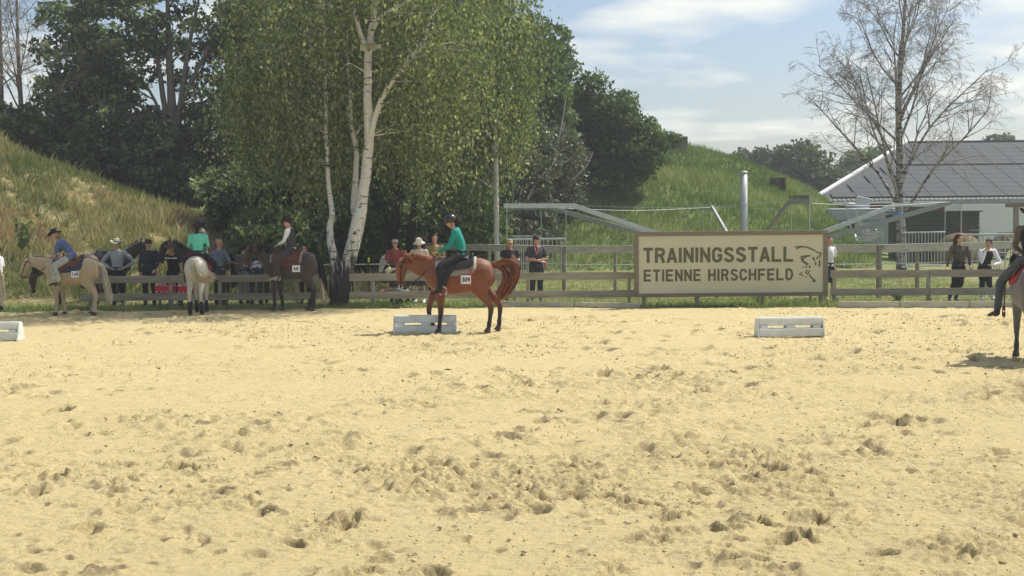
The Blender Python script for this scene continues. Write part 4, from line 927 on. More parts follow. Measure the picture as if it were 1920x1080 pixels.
# ---- distant trees
for i, (cx_, cy_, rx, ry, Y, lab) in enumerate(((1500, 325, 62, 52, 112, 'rounded grey green tree far behind the mound'), (1555, 345, 45, 35, 116, 'lower grey green tree far off beside the roof corner'), (1455, 320, 45, 40, 118, 'grey green tree far off over the mound shoulder'), (1640, 310, 60, 32, 125, 'dark far tree behind the bare birch'), (1700, 320, 40, 25, 125, 'far tree behind the solar roof edge'), (1408, 296, 36, 16, 120, 'low far treetops over the mound crest'), (1871, 268, 17, 9, 130, 'small far treetop above the roof ridge'), (1600, 340, 40, 25, 122, 'low far tree left of the bare birch'))):
    tree('distant_tree', lab, [([(cx_, cy_ + 95, Y), (cx_, cy_ + 20, Y), (cx_, cy_ - ry * .5, Y)], [.3, .22, .05])], [(cx_, cy_, Y, rx, ry, 2.5), (cx_ - rx * .4, cy_ + ry * .5, Y, rx * .8, ry * .7, 2.3), (cx_ + rx * .4, cy_ + ry * .5, Y, rx * .7, ry * .6, 2.3)], max(30, int(rx * ry / 16)), 55, .34, .85, lf_far if i not in (3, 4) else lf_bush, bk_dark, 'distant trees', tb=.45)

# ---- nearly bare birch on the right, and bare trees at the left edge
def bare_tree(name, label, trunk, rad, Y, nmain, spread, seed, leaves=0, bark=bk_bare, tw=1.0, up=.75, len0=3.2, start=.28, droop=.55, nt=(6, 10), thick=1.0):
    r_ = np.random.default_rng(seed); P = catmull([W(*p) for p in trunk], 5); R = np.interp(np.linspace(0, 1, len(P)), np.linspace(0, 1, len(rad)), rad)
    org = P[0].copy(); root = empty(name, org); tag(root, label, 'tree'); wd = Wood(); wd.tube(P, R, 12); batch = {0: ([], []), 1: ([], []), 2: ([], []), 3: ([], [])}; tws = Wood()
    def limb(p, d, Ln, r, lvl):
        n = 7 if lvl < 2 else (5 if lvl == 2 else 3); st = r_.normal(0, .10, (n, 3)); st[:, 2] += .05 if lvl < 2 else -.22 * droop
        D = d + np.cumsum(st, 0); D /= np.sqrt((D * D).sum(1))[:, None]; pts = np.vstack([p, p + np.cumsum(D * (Ln / n), 0)])
        batch[lvl][0].append(pts); batch[lvl][1].append(r + (max(r * .25, .004) - r) * np.arange(n + 1) / n)
        if lvl >= 3: return
        for k in range(int(r_.integers(*nt)) if lvl > 0 else int(r_.integers(8, 12))):
            t = r_.uniform(.22, 1.0); i = min(int(t * n), n - 1); q = pts[i] + (pts[i + 1] - pts[i]) * (t * n - i); ax = pts[i + 1] - pts[i]; ax /= np.linalg.norm(ax)
            sd = r_.normal(0, 1, 3); sd -= ax * sd.dot(ax); sd /= np.linalg.norm(sd); nd = ax * .75 + sd * .72 + np.array([0, 0, .12 if lvl == 0 else -.05]); nd /= np.linalg.norm(nd)
            limb(q, nd, Ln * r_.uniform(.32, .55) * (1.15 - .5 * t), max(r * .42 * (1.2 - t * .6), .006 * thick), lvl + 1)
    for k in range(nmain):
        t = start + (1 - start) * (k + r_.random()) / nmain; i = min(int(t * (len(P) - 1)), len(P) - 2); a = k * 2.4 + r_.normal(0, .4)
        d = np.array([math.cos(a) * spread, math.sin(a) * spread, up + r_.normal(0, .1)]); d /= np.linalg.norm(d)
        limb(P[i], d, len0 * (1.15 - .75 * t) * r_.uniform(.85, 1.15), max(R[i] * .42, .02), 0)
    for lv, sides in ((0, 6), (1, 5), (2, 3), (3, 3)):
        (wd if lv < 2 else tws).many(*batch[lv], sides)
    wd.build('trunk', bark, root, org); tws.build('crown', pm('twigs', (.30, .27, .25), .9, .2, 3), root, org)
    return root
bare_tree('bare_birch', 'nearly leafless birch with pale trunk standing in front of the solar roof',
          [(1690, 525, 50), (1690, 440, 50), (1686, 380, 50), (1687, 300, 50), (1685, 220, 50), (1688, 130, 50), (1695, 40, 50), (1700, -60, 50), (1704, -150, 50)], [.22, .19, .16, .135, .12, .095, .065, .04, .012], 50, 30, .60, 5, len0=5.7, start=.19, up=.84, nt=(6, 9), thick=1.0)
p = W(1693, 403, 49.72); m = MB(); m.tube([(0, 0, -.10), (0, 0, .10)], .24, 14); tag(m.build('blue_band', pm('blue_plastic', (.16, .34, .62), .5, .1, 6), None, True), 'blue and white band tied round the bare birch trunk', 'band').location = (p[0] - .06, 50.0, p[2])
bare_tree('bare_tree', 'thin half bare tree at the left edge above the slope', [(42, 300, 52), (40, 210, 52), (34, 100, 52), (30, -60, 52)], [.11, .10, .08, .03], 52, 11, .75, 9, len0=4.0, start=.25, bark=bk_grey, thick=1.3, nt=(5, 7))
bare_tree('bare_tree', 'second thin half bare tree just inside the left edge', [(5, 290, 55), (3, 160, 55), (0, -40, 55)], [.10, .08, .03], 55, 8, .8, 12, len0=4.0, start=.2, bark=bk_grey, thick=1.3, nt=(5, 7))
# ================================================================== horses and people
frng = np.random.default_rng(5)
_bench = bpy.data.scenes.new('workbench'); _tmp_col = _bench.collection
def remesh(mb, voxel, smooth_it=3, name='body'):
    """fuse overlapping closed lofts into one continuous skin"""
    me = mb.mesh(name); o = bpy.data.objects.new('workpiece', me); _tmp_col.objects.link(o)
    md = o.modifiers.new('r', 'REMESH'); md.mode = 'VOXEL'; md.voxel_size = voxel; md.use_smooth_shade = True
    if smooth_it:
        ms = o.modifiers.new('s', 'SMOOTH'); ms.factor = .5; ms.iterations = smooth_it
    with bpy.context.temp_override(scene=_bench, view_layer=_bench.view_layers[0]):
        dg = bpy.context.evaluated_depsgraph_get(); dg.update()
    out = bpy.data.meshes.new_from_object(o.evaluated_get(dg)); out.name = name
    _tmp_col.objects.unlink(o); bpy.data.objects.remove(o); bpy.data.meshes.remove(me)
    out.polygons.foreach_set('use_smooth', np.ones(len(out.polygons), dtype=bool)); return out
def coords(me):
    a = np.empty(len(me.vertices) * 3, np.float32); me.vertices.foreach_get('co', a); return a.reshape(-1, 3)
def set_attr(me, name, val):
    a = me.attributes.new(name, 'FLOAT', 'POINT'); a.data.foreach_set('value', np.asarray(val, np.float32))
def wrinkle(me, amp, sc, seed=0):
    """cloth folds: push the surface along its normals by a soft noise"""
    P = coords(me); n = np.empty(len(P) * 3, np.float32); me.vertices.foreach_get('normal', n); n = n.reshape(-1, 3)
    w = fbm(P[:, 0] * sc + P[:, 2] * sc * .8 + seed, P[:, 1] * sc - P[:, 2] * sc * .5, 3, 3 + seed) - .5
    me.vertices.foreach_set('co', (P + n * (w * amp)[:, None]).ravel()); me.update(); return me
def loft(mb, P, R, lat=(0, 1, 0), n=14, sub=3, sup=2.0):
    """tube with elliptical sections: R rows are (half width along lat, half height across)"""
    P = np.asarray(P, float); R = np.asarray(R, float)
    if R.ndim == 1: R = np.stack([R, R], -1)
    Q = catmull(np.hstack([P, R]), sub) if len(P) > 2 else np.array([np.hstack([P[0], R[0]]) * (1 - t) + np.hstack([P[-1], R[-1]]) * t for t in np.linspace(0, 1, sub + 1)])
    C, S = Q[:, :3], np.maximum(Q[:, 3:], .002); T = np.gradient(C, axis=0); T /= np.linalg.norm(T, axis=1)[:, None] + 1e-9
    lat = np.asarray(lat, float); rings_ = []
    for c, s, t in zip(C, S, T):
        u = lat - t * lat.dot(t); nu = np.linalg.norm(u)
        u = u / nu if nu > .05 else np.array([1.0, 0, 0]); v = np.cross(t, u)
        rings_.append([c + u * s[0] * math.copysign(abs(math.cos(a)) ** (2 / sup), math.cos(a)) + v * s[1] * math.copysign(abs(math.sin(a)) ** (2 / sup), math.sin(a)) for a in np.arange(n) / n * 2 * math.pi])
    mb.rings(rings_)
def ball(mb, c, r, n=10):
    r = np.broadcast_to(np.asarray(r, float), (3,)); rr = []
    for j in range(1, n):
        th = math.pi * j / n; rr.append([(c[0] + r[0] * math.sin(th) * math.cos(a), c[1] + r[1] * math.sin(th) * math.sin(a), c[2] - r[2] * math.cos(th)) for a in np.arange(12) / 12 * 2 * math.pi])
    mb.rings(rr)
def strands(mb, guides, n, spread, w, seed=0, taper=.15):
    """hair: n flat tapering ribbons that follow a randomly scattered guide curve"""
    r = np.random.default_rng(seed)
    for k in range(n):
        g = guides[r.integers(len(guides))]; P = catmull(g, 3 if len(g) < 5 else 2); off = r.normal(0, spread, 3); m = len(P)
        P = P + off[None] * (np.linspace(.35, 1.0, m)[:, None]) + r.normal(0, spread * .08, P.shape); t = np.gradient(P, axis=0); s = np.cross(t, r.normal(size=3)); s /= np.linalg.norm(s, axis=1)[:, None] + 1e-9
        ww = w * np.interp(np.linspace(0, 1, m), [0, .25, .75, 1], [.6, 1, .8, taper]) * r.uniform(.6, 1.2); cut = max(3, int(m * r.uniform(.75, 1.0)))
        A = P[:cut] + s[:cut] * ww[:cut, None]; B = P[:cut] - s[:cut] * ww[:cut, None]
        mb.add(list(A) + list(B), [(i, i + 1, cut + i + 1, cut + i) for i in range(cut - 1)])

# ------------------------------------------------------------------ horse
m_leather = pm('brown_leather', (.115, .045, .022), .5, .25, 9, bump=.3); m_blackl = pm('black_leather', (.018, .017, .017), .45, .2, 9)
m_eye = pm('dark_eye', (.01, .008, .006), .15, .05, 3, spec=.6); m_silver = pm('silver', (.62, .62, .60), .3, .1, 8, metal=.8)
m_hoof = pm('hoof', (.07, .06, .05), .6, .3, 9)
FLEG = [(.42, 1.06), (.385, .84), (.40, .64), (.41, .475), (.40, .30), (.40, .165), (.425, .085), (.44, .0)]
HLEG = [(-.43, 1.16), (-.37, .93), (-.50, .70), (-.595, .535), (-.575, .32), (-.555, .165), (-.525, .085), (-.51, .0)]
def horse(label, loc, face, scale, coat, points, mane_m, head, legs=None, tail=None, boots=None, tack=None, name='horse', legmark=(0, .5), patch=None, mane_side=1, body_w=1.0, blaze=False):
    """head: [neck base, neck mid, poll, forehead.., muzzle] in (x, z) (may carry y); legs: dict nf/ff/nh/fh -> list of (x, z)"""
    root = empty(name, loc, face, scale); tag(root, label, 'horse'); mb = MB()
    TR = [(-.685, 1.30, 1.08, .09), (-.62, 1.42, .94, .20), (-.47, 1.49, .85, .275), (-.30, 1.51, .82, .29), (-.10, 1.465, .785, .30), (.10, 1.435, .76, .30), (.25, 1.445, .76, .285), (.40, 1.485, .775, .255), (.52, 1.45, .81, .235), (.62, 1.36, .86, .205), (.705, 1.22, .94, .13)]
    loft(mb, [(x, 0, (t + b) / 2) for x, t, b, w in TR], [(w * body_w, (t - b) / 2) for x, t, b, w in TR], n=18, sup=2.15)
    nk = [np.array([p[0], p[2] if len(p) > 2 else 0.0, p[1]]) for p in head['neck']]; loft(mb, nk, head.get('neck_r', [(.19, .30), (.13, .22), (.095, .165), (.085, .13)]), n=16)
    hd = [np.array([p[0], p[2] if len(p) > 2 else 0.0, p[1]]) for p in head['head']]; loft(mb, hd, [(.055, .075), (.092, .118), (.088, .125), (.066, .095), (.052, .072), (.056, .070), (.038, .045)], n=14)
    poll = hd[0]; ax = hd[-1] - hd[0]; ax /= np.linalg.norm(ax); latv = np.cross(ax, np.cross(np.array([0, 1.0, 0]), ax)); upv = np.cross(latv, ax); upv *= -1 if upv.dot(nk[0] - poll) > 0 and False else 1
    crown = poll - nk[-2]; crown /= np.linalg.norm(crown); ear_dir = np.array([0, 0, 1.0]) * .9 - ax * .35; ear_dir /= np.linalg.norm(ear_dir)
    for s in (-1, 1):
        e0 = poll + np.array([0, s * .055, .03]); e1 = e0 + ear_dir * .10 + np.array([0, s * .012, 0]); e2 = e0 + ear_dir * .18
        loft(mb, [e0 - ear_dir * .03, e0 + ear_dir * .04, e1, e2], [(.025, .022), (.038, .026), (.032, .022), (.007, .007)], n=8)
    def sway(Q, dx): return [(q[0] + dx * (1 - q[1] / 1.1) if q[1] < 1.1 else q[0], *q[1:]) for q in Q]
    L = {'nf': sway(FLEG, .03), 'ff': sway(FLEG, -.13), 'nh': sway(HLEG, -.03), 'fh': sway(HLEG, .14)}; L.update(legs or {})
    for k, s in (('nf', 1), ('ff', -1), ('nh', 1), ('fh', -1)):
        y = .135 * s; fr = k[1] == 'f'; P = [np.array([p[0], y * (p[2] if len(p) > 2 else 1.0), p[1]]) for p in L[k]]
        P[-1] = P[-1] + np.array([0, 0, .075])
        Rr = [(.11, .19), (.085, .125), (.065, .080), (.052, .060), (.036, .045), (.047, .052), (.038, .044), (.045, .052)] if fr else [(.15, .24), (.125, .185), (.072, .098), (.052, .072), (.037, .048), (.047, .053), (.039, .045), (.046, .052)]
        loft(mb, P, Rr, n=10)
    me = remesh(mb, .025, 3); P = coords(me); lo, hi = legmark
    mark = np.clip((hi - P[:, 2]) / max(hi - lo, .01), 0, 1) ** .7
    if patch is not None: mark = np.maximum(mark * 0, patch(P))
    if blaze:
        f = hd[2] ; mark = np.maximum(mark, ((np.abs(P[:, 1] - f[1]) < .035) & (np.linalg.norm(P - (hd[1] + hd[4]) / 2, axis=1) < .26) & ((P - hd[3]).dot(np.array([ax[2], 0, -ax[0]])) < -.04)).astype(float))
    dm = points if points is not None else coat
    set_attr(me, 'mark', mark)
    link('body', me, pm('coat_' + label[:18].replace(' ', '_'), coat, .55, .16, 3.5, col2=dm, attr='mark', sheen=.25, bump=.15, bscale=90), root)
    for k, s in (('nf', 1), ('ff', -1), ('nh', 1), ('fh', -1)):
        a = L[k][-1]; pr = L[k][-2]; d = np.array([a[0] - pr[0], 0, a[1] - pr[1]]); d /= np.linalg.norm(d); y = .135 * s * (a[2] if len(a) > 2 else 1.0)
        h = MB(); c = np.array([a[0], y, a[1]]); up = -d; fw = np.array([-up[2], 0, up[0]]); fw = fw if fw[0] > 0 else -fw
        loft(h, [c + fw * .012, c + up * .05, c + up * .10], [(.058, .072), (.052, .06), (.045, .05)], n=12); h.build('hoof', m_hoof, root, True)
        if boots:
            Q = [np.array([p[0], .135 * s * (p[2] if len(p) > 2 else 1.0), p[1]]) for p in L[k]]
            h = MB(); loft(h, [Q[3] * .15 + Q[4] * .85, Q[4] * .5 + Q[5] * .5, Q[5], Q[6] * .8 + Q[7] * .2], [(.048, .056), (.05, .057), (.056, .062), (.054, .06)], n=10); h.build('leg_boot', boots, root, True)
    for s in (-1, 1):
        q = hd[1] * .55 + hd[2] * .45 + np.array([0, s * .083, 0]) - np.array([ax[2], 0, -ax[0]]) * .03; h = MB(); ball(h, q, .022, 6); h.build('eye', m_eye, root, True)
    # mane along the crest
    if mane_m is not None:
        crest = catmull([nk[0] * .35 + nk[1] * .65] + nk[2:] + [poll], 6) if len(nk) > 2 else catmull(nk, 6); g = []
        nrm_h = [.17, .15, .125, .10]
        for i, c in enumerate(crest):
            t = i / (len(crest) - 1); tang = crest[min(i + 1, len(crest) - 1)] - crest[max(i - 1, 0)]; tang /= np.linalg.norm(tang) + 1e-9
            up = np.array([-tang[2], 0, tang[0]]); up = up if up[2] > 0 else -up
            top = c + up * np.interp(t, [0, .4, .75, 1], [.20, .175, .14, .09]) * head.get('crest', 1.0)
            dn = np.array([0, mane_side * .10, -.02]); g.append([top, top + np.array([0, mane_side * .06, .0]), top + np.array([.0, mane_side * .10, -.08]), top + np.array([0, mane_side * .115, -head.get('mane', .20)])])
        mm = MB(); strands(mm, g, 260, .014, .012, 3); mm.build('mane', mane_m, root)['kind'] = 'stuff'
        fl = MB(); strands(fl, [[poll + np.array([-.02, 0, .05]), poll + ax * .05 + np.array([.03, 0, .05]), poll + ax * .16 - np.array([ax[2], 0, -ax[0]]) * .10, poll + ax * .24 - np.array([ax[2], 0, -ax[0]]) * .12]], 24, .02, .012, 4); fl.build('forelock', mane_m, root)
    tg = tail or [[(-.66, 0, 1.36), (-.74, 0, 1.25), (-.78, 0, .95), (-.77, 0, .6), (-.74, 0, .35)]]
    tm = MB(); strands(tm, [[np.array(p, float) for p in q] for q in tg], 420, .042, .011, 9, .1); loft(tm, tg[0][:3], [.05, .045, .03], n=8); tm.build('tail', mane_m or boots or m_blackl, root)
    # tack
    if tack:
        bm = tack.get('leather', m_leather); br = MB()
        def ringp(c, d, ru, rv, n=14):
            d = d / np.linalg.norm(d); u = np.array([0, 1.0, 0]); v = np.cross(d, u); return [c + u * ru * math.cos(a) + v * rv * math.sin(a) for a in np.arange(n + 1) / n * 2 * math.pi]
        br.tube(ringp(hd[4], ax, .066, .09), .011, 5, False); br.tube(ringp(hd[1] * .7 + hd[0] * .3, ax * .6 + np.array([0, 0, -.4]), .098, .145), .011, 5, False)
        for s in (-1, 1): br.tube(catmull([poll + np.array([0, s * .07, .05]), hd[2] + np.array([0, s * .102, 0]), hd[4] + np.array([0, s * .068, 0]) + ax * .06], 4), .011, 5, False)
        bo = br.build('bridle', bm, root, True)
        h = MB()
        for s in (-1, 1): h.tube([hd[5] + np.array([.0, s * .06, 0]) + np.array([math.cos(a), 0, math.sin(a)]) * .038 for a in np.arange(11) / 10 * 6.283], .010, 5, False)
        h.build('bit', m_silver, bo, True)
        if 'hand' in tack:
            hp = np.array(tack['hand'], float)
            for s in (-1, 1):
                q = MB(); p0 = hd[5] + np.array([0, s * .075, 0]); p1 = hp + np.array([0, s * .03, 0]); mid = (p0 + p1) / 2 + np.array([0, s * .12, -.16]); q.tube(catmull([p0, mid, p1], 8), .010, 5); q.build('rein', bm, root, True)
        # pad: a curved blanket over the back
        pc = tack.get('pad'); rowsx = np.linspace(-.32, .50, 14); na = 15; V_ = []; 
        for x in rowsx:
            tp = np.interp(x, [t[0] for t in TR], [t[1] for t in TR]); bt = np.interp(x, [t[0] for t in TR], [t[2] for t in TR]); hw_ = np.interp(x, [t[0] for t in TR], [t[3] for t in TR]) * body_w
            cz = (tp + bt) / 2; hz = (tp - bt) / 2; mx_a = tack.get('drop', 98) - (12 if abs(x - .05) > .33 else 0)
            for a in np.linspace(-mx_a, mx_a, na):
                r = math.radians(a); V_.append((x, (hw_ + .022) * math.copysign(abs(math.sin(r)) ** (2 / 2.15), math.sin(r)), cz + (hz + .025) * math.copysign(abs(math.cos(r)) ** (2 / 2.15), math.cos(r))))
        fs = [(i * na + j, i * na + j + 1, (i + 1) * na + j + 1, (i + 1) * na + j) for i in range(13) for j in range(na - 1)]
        band = [max(abs(v[0] - .09) / .41, 0) for v in V_]
        pmz = MB(); pmz.add(V_, fs); pme = pmz.mesh('saddle_pad', True); set_attr(pme, 'band', [1.0 if (b > .86) else 0.0 for b in band])
        pad = link('saddle_pad', pme, pc, root); sd = pad.modifiers.new('t', 'SOLIDIFY'); sd.thickness = .018; sd.offset = 1
        if 'diamonds' in tack:          # woven pattern: small proud diamonds along the pad borders
            q = MB()
            for s in (-1, 1):
                for xx in (-.215, .395):
                    for k2 in range(5):
                        z = 1.28 - k2 * .075; hw_ = np.interp(xx, [t[0] for t in TR], [t[3] for t in TR]) * body_w; tp = np.interp(xx, [t[0] for t in TR], [t[1] for t in TR]); bt = np.interp(xx, [t[0] for t in TR], [t[2] for t in TR]); cz = (tp + bt) / 2; hz = (tp - bt) / 2
                        yy = s * ((hw_ + .045) * max(0, 1 - (abs(z - cz) / (hz + .025)) ** 2.15) ** (1 / 2.15) + .004); w = .036
                        q.add([(xx - w, yy, z), (xx, yy, z - w), (xx + w, yy, z), (xx, yy, z + w)], [(0, 1, 2, 3)])
            q.build('woven_pattern', tack['diamonds'], pad)['kind'] = 'stuff'
        if 'number' in tack:
            xx = tack.get('num_x', -.17); z = 1.13 if 'num_z' not in tack else tack['num_z']; s = tack.get('num_side', 1); hw_ = np.interp(xx, [t[0] for t in TR], [t[3] for t in TR]) * body_w
            pl = MB(); pw_, ph2 = .20, .17; pl.box((0, 0, 0), (pw_, .008, ph2), bev=.002); po = pl.build('number_plate', pm('plate_white', (.78, .77, .80), .5, .03), pad)
            po.location = (xx, s * (hw_ + .052), z); po.rotation_euler = (math.radians(-4) * s, 0, (math.pi if s > 0 else 0) + tack.get('num_tilt', 0) * 0)
            t_ = tack['number']; wch = .036 if len(t_) == 3 else .045; tot = len(t_) * wch + (len(t_) - 1) * .020; x0 = -tot / 2
            for ch in t_:
                g = MB(); stroke_glyph(g, GL[ch], x0, -.038, wch, .076, .017, -.0045, .004); g.build('digit', pm('plate_ink', (.02, .02, .06), .5, .05), po); x0 += wch + .020
        sad = MB()          # western saddle: seat, cantle, fork and horn, skirts, fenders
        top = 1.455
        loft(sad, [(-.20, 0, top + .02), (-.10, 0, top + .05), (.06, 0, top + .035), (.20, 0, top + .06), (.28, 0, top + .045)], [(.16, .03), (.20, .055), (.17, .045), (.15, .07), (.10, .03)], n=12)
        loft(sad, [(-.205, 0, top + .04), (-.235, 0, top + .11), (-.25, 0, top + .155)], [(.19, .035), (.18, .028), (.12, .02)], lat=(0, 1, 0), n=12)
        so = link('saddle', remesh(sad, .017, 2), bm, root)
        q = MB(); q.tube([(.24, 0, top + .08), (.25, 0, top + .17), (.25, 0, top + .20)], [.028, .022, .035], 10); q.build('horn', bm, so, True)
        for s in (-1, 1):
            q = MB(); P_ = []
            for x, w_ in ((-.27, .0), (-.2, .0), (0, 0), (.2, 0), (.28, 0)):
                tp = np.interp(x, [t[0] for t in TR], [t[1] for t in TR]); bt = np.interp(x, [t[0] for t in TR], [t[2] for t in TR]); hw_ = np.interp(x, [t[0] for t in TR], [t[3] for t in TR]) * body_w + .055; cz = (tp + bt) / 2; hz = (tp - bt) / 2 + .055
                for a in (15, 35, 52, 66 if abs(x) < .22 else 58): r = math.radians(a); P_.append((x, s * hw_ * math.sin(r) ** (2 / 2.15), cz + hz * math.cos(r) ** (2 / 2.15)))
            q.add(P_, [(i * 4 + j, i * 4 + j + 1, (i + 1) * 4 + j + 1, (i + 1) * 4 + j) for i in range(4) for j in range(3)]); o = q.build('skirt', tack.get('skirt', bm), so, True)
            ft = tack.get('foot', (.36, .80)); q = MB(); hwf = .335 * body_w
            q.add([(.05, s * hwf * .9, 1.36), (.26, s * hwf * .9, 1.36), (.36, s * (hwf + .01), 1.15), (ft[0] + .0, s * (hwf + .03), ft[1] + .16), (ft[0] - .12, s * (hwf + .03), ft[1] + .16), (.22, s * (hwf + .01), 1.15)], [(0, 1, 2, 5), (5, 2, 3, 4)]); q.build('fender', bm, so)
            q = MB(); q.tube([(ft[0] - .06 + .075 * math.sin(a), s * (hwf + .035), ft[1] + .07 - .09 * math.cos(a)) for a in np.linspace(.5, 5.78, 12)], .014, 6); q.build('stirrup', tack.get('stirrup', bm), so, True)
    return root

# ------------------------------------------------------------------ person
m_skin = pm('skin', (.52, .30, .21), .6, .12, 5); m_skin2 = pm('tanned_skin', (.42, .23, .15), .6, .12, 5)
STAND = dict(pel=(0, 0, .95), wai=(0, 0, 1.10), che=(.015, 0, 1.28), sho=(-.005, 0, 1.42), nec=(0, 0, 1.50), hea=(.02, 0, 1.635),
             shl=(0, .185, 1.41), ell=(-.01, .235, 1.13), wrl=(.07, .225, .89), shr=(0, -.185, 1.41), elr=(-.01, -.235, 1.13), wrr=(.07, -.225, .89),
             hil=(0, .09, .92), knl=(.025, .105, .50), anl=(-.01, .11, .085), hir=(0, -.09, .92), knr=(.025, -.105, .50), anr=(-.01, -.11, .085), toel=(.16, .13, .025), toer=(.16, -.13, .025), yaw=0, pit=0)
RIDE = dict(pel=(.0, 0, 1.575), wai=(.0, 0, 1.72), che=(.05, 0, 1.90), sho=(.085, 0, 2.05), nec=(.11, 0, 2.13), hea=(.15, 0, 2.255),
            shl=(.085, .18, 2.035), ell=(.17, .22, 1.77), wrl=(.38, .07, 1.66), shr=(.085, -.18, 2.035), elr=(.17, -.22, 1.77), wrr=(.38, -.07, 1.66),
            hil=(.03, .12, 1.55), knl=(.37, .37, 1.30), anl=(.33, .39, .88), hir=(.03, -.12, 1.55), knr=(.37, -.37, 1.30), anr=(.33, -.39, .88), toel=(.50, .41, .83), toer=(.50, -.41, .83), yaw=0, pit=12)
def hand_mesh(mb, w, d, side, curl=.6, lat=None):
    """palm and five unequal fingers, slightly curled"""
    d = d / np.linalg.norm(d); l = np.array([0, 1.0, 0]) if lat is None else np.asarray(lat, float); l = l - d * l.dot(d)
    l = l / np.linalg.norm(l) if np.linalg.norm(l) > .1 else np.array([1.0, 0, 0]); nn = np.cross(d, l) * side
    loft(mb, [w - d * .02, w + d * .035, w + d * .085], [(.026, .018), (.04, .016), (.038, .012)], lat=l, n=8, sub=2)
    for i, (o, ln) in enumerate(((-.03, .064), (-.011, .078), (.009, .084), (.028, .074))):
        b = w + d * .08 + l * o; m1 = b + d * ln * .5 + nn * ln * .12 * curl; tt = m1 + (d * (1 - curl * .7) + nn * curl) * ln * .5; loft(mb, [b, m1, tt], [.0088, .0082, .006], lat=l, n=6, sub=1)
    b = w + d * .025 + l * .036; loft(mb, [b, b + d * .03 + l * .026 + nn * .006, b + d * .058 + l * .03 + nn * .02], [.011, .010, .007], lat=nn, n=6, sub=1)
def person(label, loc, face, pose, outfit, scale=1.0, name='person'):
    J = dict(STAND); J.update(pose or {}); A = {k: (np.array(v, float) if isinstance(v, tuple) else v) for k, v in J.items()}
    root = empty(name, loc, face, scale); tag(root, label, 'person'); sk = outfit.get('skin', m_skin); fat = outfit.get('fat', 1.0)
    tors = [A['pel'] + (A['pel'] - A['wai']) * .45, A['pel'], A['wai'], A['che'], A['sho'], A['nec']]
    tr = np.array([(.12, .095), (.155, .115), (.128, .095), (.155, .108), (.145, .085), (.062, .06)]) * np.array([fat, fat * outfit.get('deep', 1.0)])
    shl_axis = A['shl'] - A['shr']; shl_axis /= np.linalg.norm(shl_axis)
    def arms(mb, ex, f0=0.0, f1=1.0):
        for s in 'lr':
            a, e, w = A['sh' + s], A['el' + s], A['wr' + s]; inn = a - shl_axis * (.07 if s == 'l' else -.07)
            if f1 >= 1: P, R = [inn, a, a * .5 + e * .5, e, e * .5 + w * .5, w], [.06, .058, .05, .041, .038, .028]
            elif f1 > .55: P, R = [inn, a, a * .5 + e * .5, e, e + (w - e) * (f1 - .55) / .45], [.06, .058, .05, .042, .038]
            else: P, R = [inn, a, a + (e - a) * f1 / .5], [.06, .06, .056]
            loft(mb, P, np.array(R) + ex, n=10)
    def legs_(mb, ex, f1=1.0):
        for s in 'lr':
            h, k, an = A['hi' + s], A['kn' + s], A['an' + s]; ca = k * .7 + an * .3 + np.array([-.015, 0, 0])
            P, R = [h, h * .5 + k * .5, k, ca, an], [.092, .08, .058, .056, .038]
            if f1 < .75: P, R = [h, h * .5 + k * .5, h + (k - h) * f1 / .6], [.092, .085, .072]
            loft(mb, P, np.array(R) * (1 + .5 * (fat - 1)) + ex, n=10)
    # body: one continuous skin
    mb = MB(); loft(mb, tors, tr - .012, lat=shl_axis, n=14); loft(mb, [A['sho'], A['nec'], A['hea'] - (A['hea'] - A['nec']) * .25], [.06, .052, .05], n=10)
    yaw, pit = math.radians(A['yaw']), math.radians(A['pit'])
    hf = np.array([math.cos(yaw) * math.cos(pit), math.sin(yaw) * math.cos(pit), -math.sin(pit)]); hl = np.array([-math.sin(yaw), math.cos(yaw), 0]); hu = np.cross(hf, hl); hc = A['hea']
    HH = [(-.118, .028, .030, .050), (-.09, .048, .050, .034), (-.05, .060, .072, .016), (0, .070, .088, .004), (.04, .074, .094, 0), (.08, .066, .084, -.004), (.105, .044, .058, -.006), (.118, .012, .016, -.006)]
    loft(mb, [hc + hu * h + hf * o for h, a, b, o in HH], [(a, b) for h, a, b, o in HH], lat=hl, n=14)
    loft(mb, [hc + hf * .082 + hu * .012, hc + hf * .108 - hu * .025, hc + hf * .085 - hu * .042], [.011, .017, .012], lat=hl, n=6)
    for s in (-1, 1): ball(mb, hc + hl * s * .074 - hu * .012 - hf * .005, (.014, .014, .03), 6)
    arms(mb, -.012); legs_(mb, -.012)
    for s in 'lr':
        an, to = A['an' + s], A['toe' + s]; loft(mb, [an + np.array([0, 0, .03]), an - (to - an) * .12, an * .5 + to * .5 - np.array([0, 0, .005]), to], [(.03, .03), (.032, .035), (.038, .025), (.025, .015)], n=8)
    me = remesh(mb, .025, 2)
    hm = MB()
    for s in 'lr':
        hd_ = A.get('hd' + s); d = (A['wr' + s] - A['el' + s]) if hd_ is None else np.array(hd_, float); hand_mesh(hm, A['wr' + s] + d / np.linalg.norm(d) * .01, d, 1 if s == 'l' else -1, .7, outfit.get('palm'))
    for z_, w_ in ((-.058, .024),):          # lips
        loft(hm, [hc + hu * z_ + hf * .083 - hl * w_, hc + hu * z_ + hf * .092, hc + hu * z_ + hf * .083 + hl * w_], [.004, .007, .004], lat=hu, n=6, sub=2)
    h2 = hm.mesh('hands', True); nb = len(me.vertices)
    V_ = np.vstack([coords(me), coords(h2)]); faces = [tuple(p.vertices) for p in me.polygons] + [tuple(nb + i for i in p.vertices) for p in h2.polygons]
    full = bpy.data.meshes.new('body'); full.from_pydata(V_.tolist(), [], faces); full.polygons.foreach_set('use_smooth', np.ones(len(faces), dtype=bool)); full.update(); bpy.data.meshes.remove(me); bpy.data.meshes.remove(h2)
    link('body', full, sk, root)
